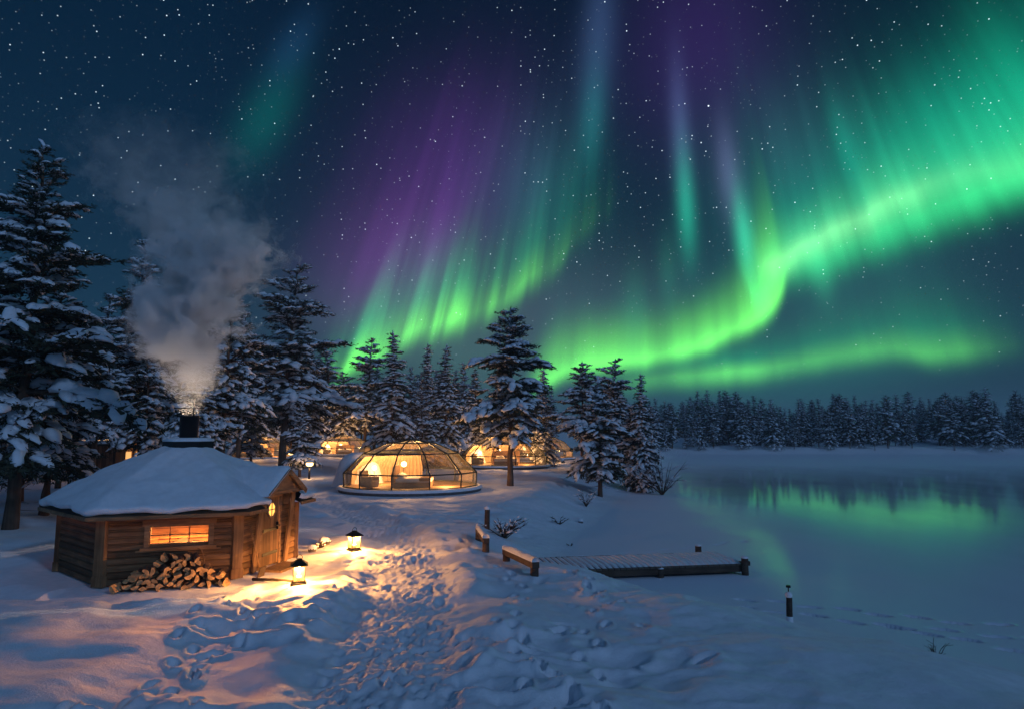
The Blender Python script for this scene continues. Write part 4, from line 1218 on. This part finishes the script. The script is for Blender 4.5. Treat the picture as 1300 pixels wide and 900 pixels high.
def bush(px, dist, n, h, label, snow=.5, spread=.6, seed=1, name='bush', thick=1.0):
    x = (px - 650) / F * dist; z = gz(x, dist) if land(x, dist) > .3 else max(gz(x, dist), -1.0); r = np.random.default_rng(seed)
    t = empty(name, (x, dist, z - .03), 0, label, 'bush' if name == 'bush' else 'dry plant')
    tw = MB(); sn = MB()
    for k in range(n):
        a = r.uniform(0, 6.28); L = h * r.uniform(.5, 1.1); s = spread * r.uniform(.3, 1.2)
        p = [Vector((math.cos(a) * s * L * q, math.sin(a) * s * L * q, L * (q - .25 * s * q * q))) for q in (0, .35, .7, 1)]
        p = [q + Vector(r.normal(0, .02, 3)) for q in p]
        tw.tube(p, [.012 * thick, .009 * thick, .007 * thick, .003], 4, cap=False)
        for j in (1, 2):
            for q in range(2):
                e = p[j] + Vector((math.cos(a + r.normal(0, .9)) * .3 * L, math.sin(a + r.normal(0, .9)) * .3 * L, .22 * L * r.uniform(.2, 1)))
                tw.tube([p[j], e], [.007 * thick, .003], 3, cap=False)
                if r.random() < snow: sn.tube([p[j].lerp(e, .3) + Vector((0, 0, .015)), p[j].lerp(e, .7) + Vector((0, 0, .02)), e + Vector((0, 0, .012))], [.01, .026, .012], 5)
    tw.build('twigs', TWIG, t)
    if sn.v: sn.build('snow_load', SNOWT, t)
    return t
bush(640, 22.0, 34, .75, 'dark snow-flecked bush beside the short post above the rails', .5, 1.0, 3, thick=1.6)
bush(708, 28.5, 10, .45, 'small dark twiggy tuft on the snowy bank above the lake', .3, 1.2, 4, thick=1.4)
bush(742, 35, 14, .9, 'leafless shrub below the small pine of the lakeside clump', .4, .8, 5, thick=1.4)
bush(1166, 12.6, 8, .42, 'few thin grass stems poking from the snowy ice at lower right', .0, .7, 6, name='dry_stems', thick=.6)
bush(838, 44, 26, 2.4, 'tall snow-bent shrub leaning over the lake at the end of the clump', .9, 1.0, 8, thick=2.2)
bush(722, 24.5, 5, .2, 'tiny twig tuft on the snow right of the dark bush', .0, 1.1, 9, name='dry_stems')
# snow-covered stones by the far lantern and the bank
def rock(px, dist, s, label, seed):
    x = (px - 650) / F * dist; z = gz(x, dist); r = np.random.default_rng(seed)
    t = empty('boulder', (x, dist, z), r.uniform(0, 6), label, 'rock')
    v, f = ICO2; k = 1 + r.normal(0, .08, (len(v), 1)); V = v * k * np.array([s, s * .8, s * .75])
    m = MB(); m.add([tuple(q) for q in V], [tuple(q) for q in f], 0, False); m.build('stone', STONE, t)
    V2 = V * 1.06 + np.array([0, 0, .05]); m = MB(); fs = [tuple(q) for q in f if V2[list(q), 2].mean() > s * .22]
    V2[:, 2] += .04; m.add([tuple(q) for q in V2], fs, 0, True); m.build('snow_cap', SNOW, t)
rock(417, 18.3, .17, 'small snow-capped stone left of the farther lantern', 2)
rock(403, 17.6, .11, 'little stone half buried in snow beside the hut corner', 3)
rock(735, 30, .12, 'tiny stone at the shoreline above the jetty', 4)
bush(411, 18.0, 9, .28, 'small dry tuft beside the snow-capped stone near the hut', .2, 1.1, 10, name='dry_stems', thick=1.3)

# ------------------------------------------------------------------ jetty
J0, J1 = Vector((.10, 18.6, -.70)), Vector((6.55, 19.75, -.62)); jd = (J1 - J0); JL = jd.length
jt = empty('jetty', J0, math.atan2(jd.y, jd.x), 'snow-dusted plank jetty reaching out over the frozen lake', 'jetty')
m = MB(); n = int(JL / .17)
for k in range(n):
    m.box((.085 + k * .17, .95, -.02 + rw.uniform(-.004, .004)), (.145, 1.95 + rw.uniform(-.03, .03), .04))
m.build('deck', JETW, jt)
def strip(k, n, L, Wd):
    """snow lying on the boards: strips near the shore, closed cover towards the end"""
m = MB()
for k in range(n):
    f = k / n; w_ = min(.178, .10 + .10 * f) * rw.uniform(.92, 1.0) if f < .6 else .176; hh = .03 + .08 * f
    xc = .085 + k * .17
    y0, y1 = .02 + rw.uniform(0, .02), 1.88 + rw.uniform(-.04, .02)
    vs = []; 
    for yy in np.linspace(y0, y1, 7):
        e = .0 if yy in (y0, y1) else 1
        q = hh * (.75 + .25 * rw.random())
        vs += [(xc - w_ / 2, yy, .003), (xc - w_ * .42, yy, q * .8 * e + .003), (xc + w_ * .42, yy, q * .8 * e + .003), (xc + w_ / 2, yy, .003)]
    m.add(vs, [(a * 4 + b, a * 4 + b + 1, a * 4 + b + 5, a * 4 + b + 4) for a in range(6) for b in range(3)], 0, True)
m.build('deck_snow', SNOW, jt)
for y in (.06, 1.84):
    m = MB(); m.box((JL / 2, y, -.13), (JL - .1, .09, .18)); m.build('edge_beam', DARKW, jt, .01)
m = MB(); m.box((JL - .06, .95, -.12), (.12, 2.05, .2)); m.build('end_beam', DARKW, jt, .01)
m = MB(); m.box((JL + .12, .35, -.06), (.42, .12, .12)); m.build('beam_end', DARKW, jt, .01)
for (x, y, h) in ((JL - .02, -.04, .16), (JL - .45, 2.0, .18), (JL * .62, .06, -.06), (JL * .3, .06, -.06), (JL * .62, 1.84, -.06), (JL * .3, 1.84, -.06)):
    m = MB(); m.tube([(x, y, -.55), (x, y, h)], [.10, .095], 10); m.lathe([(.10, h), (.105, h + .02), (.06, h + .05), (0, h + .06)], 10, c=(x, y, 0), mi=1); m.build('pile', [DARKW, SNOW], jt)

# ------------------------------------------------------------------ chimney smoke (a real volume)
def smoke():
    z0 = TZ + .72
    m = MB()
    ring = [(.0, 0, z0), (.20, 0, z0), (.95, 0, z0 + .7), (1.6, -.1, z0 + 1.6), (2.2, -.1, z0 + 2.6), (2.5, .2, z0 + 3.8), (2.9, -.2, z0 + 5.0), (3.0, -1.0, z0 + 6.4), (1.6, -1.3, z0 + 7.2), (0, -1.3, z0 + 7.3)]
    n = 20; vs = []
    for r, ox, z in ring:
        for k in range(n): a = 2 * math.pi * k / n; vs.append((ox + r * math.cos(a), r * .8 * math.sin(a), z))
    m.add(vs, [(i * n + k, i * n + (k + 1) % n, (i + 1) * n + (k + 1) % n, (i + 1) * n + k) for i in range(len(ring) - 1) for k in range(n)], 0, True)
    mt = bpy.data.materials.new('smoke'); mt.use_nodes = True; t = mt.node_tree
    for q in list(t.nodes): t.nodes.remove(q)
    P = t.nodes.new('ShaderNodeTexCoord').outputs['Object']; x, y, z = sep(t, P)
    h = z - z0
    def warpn(s, off):
        q = t.nodes.new('ShaderNodeVectorMath'); q.operation = 'ADD'; t.links.new(P, q.inputs[0]); q.inputs[1].default_value = off
        return noise(t, q.outputs[0], s, 2, .55) - .5
    wx = warpn(.75, (3, 1, 2)); wy = warpn(.75, (13, 5, 8)); grow = h.ss(0, 2.5, .15, 1.0)
    xw = x + wx * grow * 1.5; yw = y + wy * grow * 1.3
    cx = h.curve([(0, 0), (.8, -.02), (1.6, -.15), (2.4, -.30), (3.2, .10), (3.9, .45), (4.6, .1), (5.4, -.7), (7.2, -1.0)], 0, 7.2)
    rr = h.curve([(0, .22), (.4, .40), (.9, .68), (1.6, .92), (2.4, 1.2), (3.2, 1.25), (3.9, 1.4), (4.6, 1.5), (5.4, 1.7), (7.2, 2.1)], 0, 7.2)
    dn = h.curve([(0, .05), (.5, .14), (1.0, .5), (1.6, 1.1), (2.4, 1.5), (3.2, 1.7), (3.9, 1.5), (4.5, .30), (5.4, .10), (6.6, .035), (7.2, 0)], 0, 7.2)
    q = (((xw - cx) / rr).pow(2) + (yw / (rr * .9)).pow(2)).op('SQRT')
    puff = noise(t, P, 1.9, 5, .60, .5); fine = noise(t, P, 4.5, 3, .6)
    body = (1.0 - q + (puff - .5) * 3.2 + (fine - .5) * .45)
    soft_ = body.ss(0.05, 0.38)
    hole = noise(t, P, .9, 1, .5).ss(.34, .50, .12, 1.0)
    den = soft_ * dn * hole * 4.6 * h.ss(0, .15)
    pv = t.nodes.new('ShaderNodeVolumePrincipled'); pv.inputs['Color'].default_value = (.97, .96, .95, 1); pv.inputs['Anisotropy'].default_value = .15
    t.links.new(den.v, pv.inputs['Density']); o = t.nodes.new('ShaderNodeOutputMaterial'); t.links.new(pv.outputs[0], o.inputs['Volume'])
    s = m.build('chimney_smoke', mt); s.location = (HUTC[0], HUTC[1], -.02)
    tag(s, 'pale smoke billowing up from the hut chimney', 'smoke', None, 'stuff')
    mt.cycles.volume_sampling = 'MULTIPLE_IMPORTANCE'
smoke()

# ------------------------------------------------------------------ low mist on the ice under the far shore
m = MB(); n = 40; vs = []
for r, z in ((0.02, -.97), (.9, -.96), (1.0, -.7), (.9, .3), (.5, .9), (.02, 1.1)):
    for k in range(n):
        a = 2 * math.pi * k / n; vs.append((75 + 95 * r * math.cos(a), 92 + 28 * r * math.sin(a), z))
m.add(vs, [(i * n + k, i * n + (k + 1) % n, (i + 1) * n + (k + 1) % n, (i + 1) * n + k) for i in range(5) for k in range(n)], 0, True)
mm = bpy.data.materials.new('mist_air'); mm.use_nodes = True; t = mm.node_tree
for q in list(t.nodes): t.nodes.remove(q)
pv = t.nodes.new('ShaderNodeVolumePrincipled'); pv.inputs['Density'].default_value = 0.009; pv.inputs['Color'].default_value = (.95, .97, 1, 1)
o = t.nodes.new('ShaderNodeOutputMaterial'); t.links.new(pv.outputs[0], o.inputs['Volume'])
tag(m.build('lake_mist', mm), 'thin pale mist lying on the ice below the far forest', 'mist', None, 'stuff')

# ------------------------------------------------------------------ cold night haze over the lake and the wood
m = MB(); m.box((0, 410, 15), (1500, 1140, 38))
hm = bpy.data.materials.new('haze_air'); hm.use_nodes = True; t = hm.node_tree
for q in list(t.nodes): t.nodes.remove(q)
pv = t.nodes.new('ShaderNodeVolumePrincipled'); pv.inputs['Density'].default_value = 0.0006; pv.inputs['Color'].default_value = (.86, .92, 1, 1); pv.inputs['Anisotropy'].default_value = 0.1
o = t.nodes.new('ShaderNodeOutputMaterial'); t.links.new(pv.outputs[0], o.inputs['Volume'])
hz = m.build('haze', hm); tag(hz, None, None, None, 'stuff')
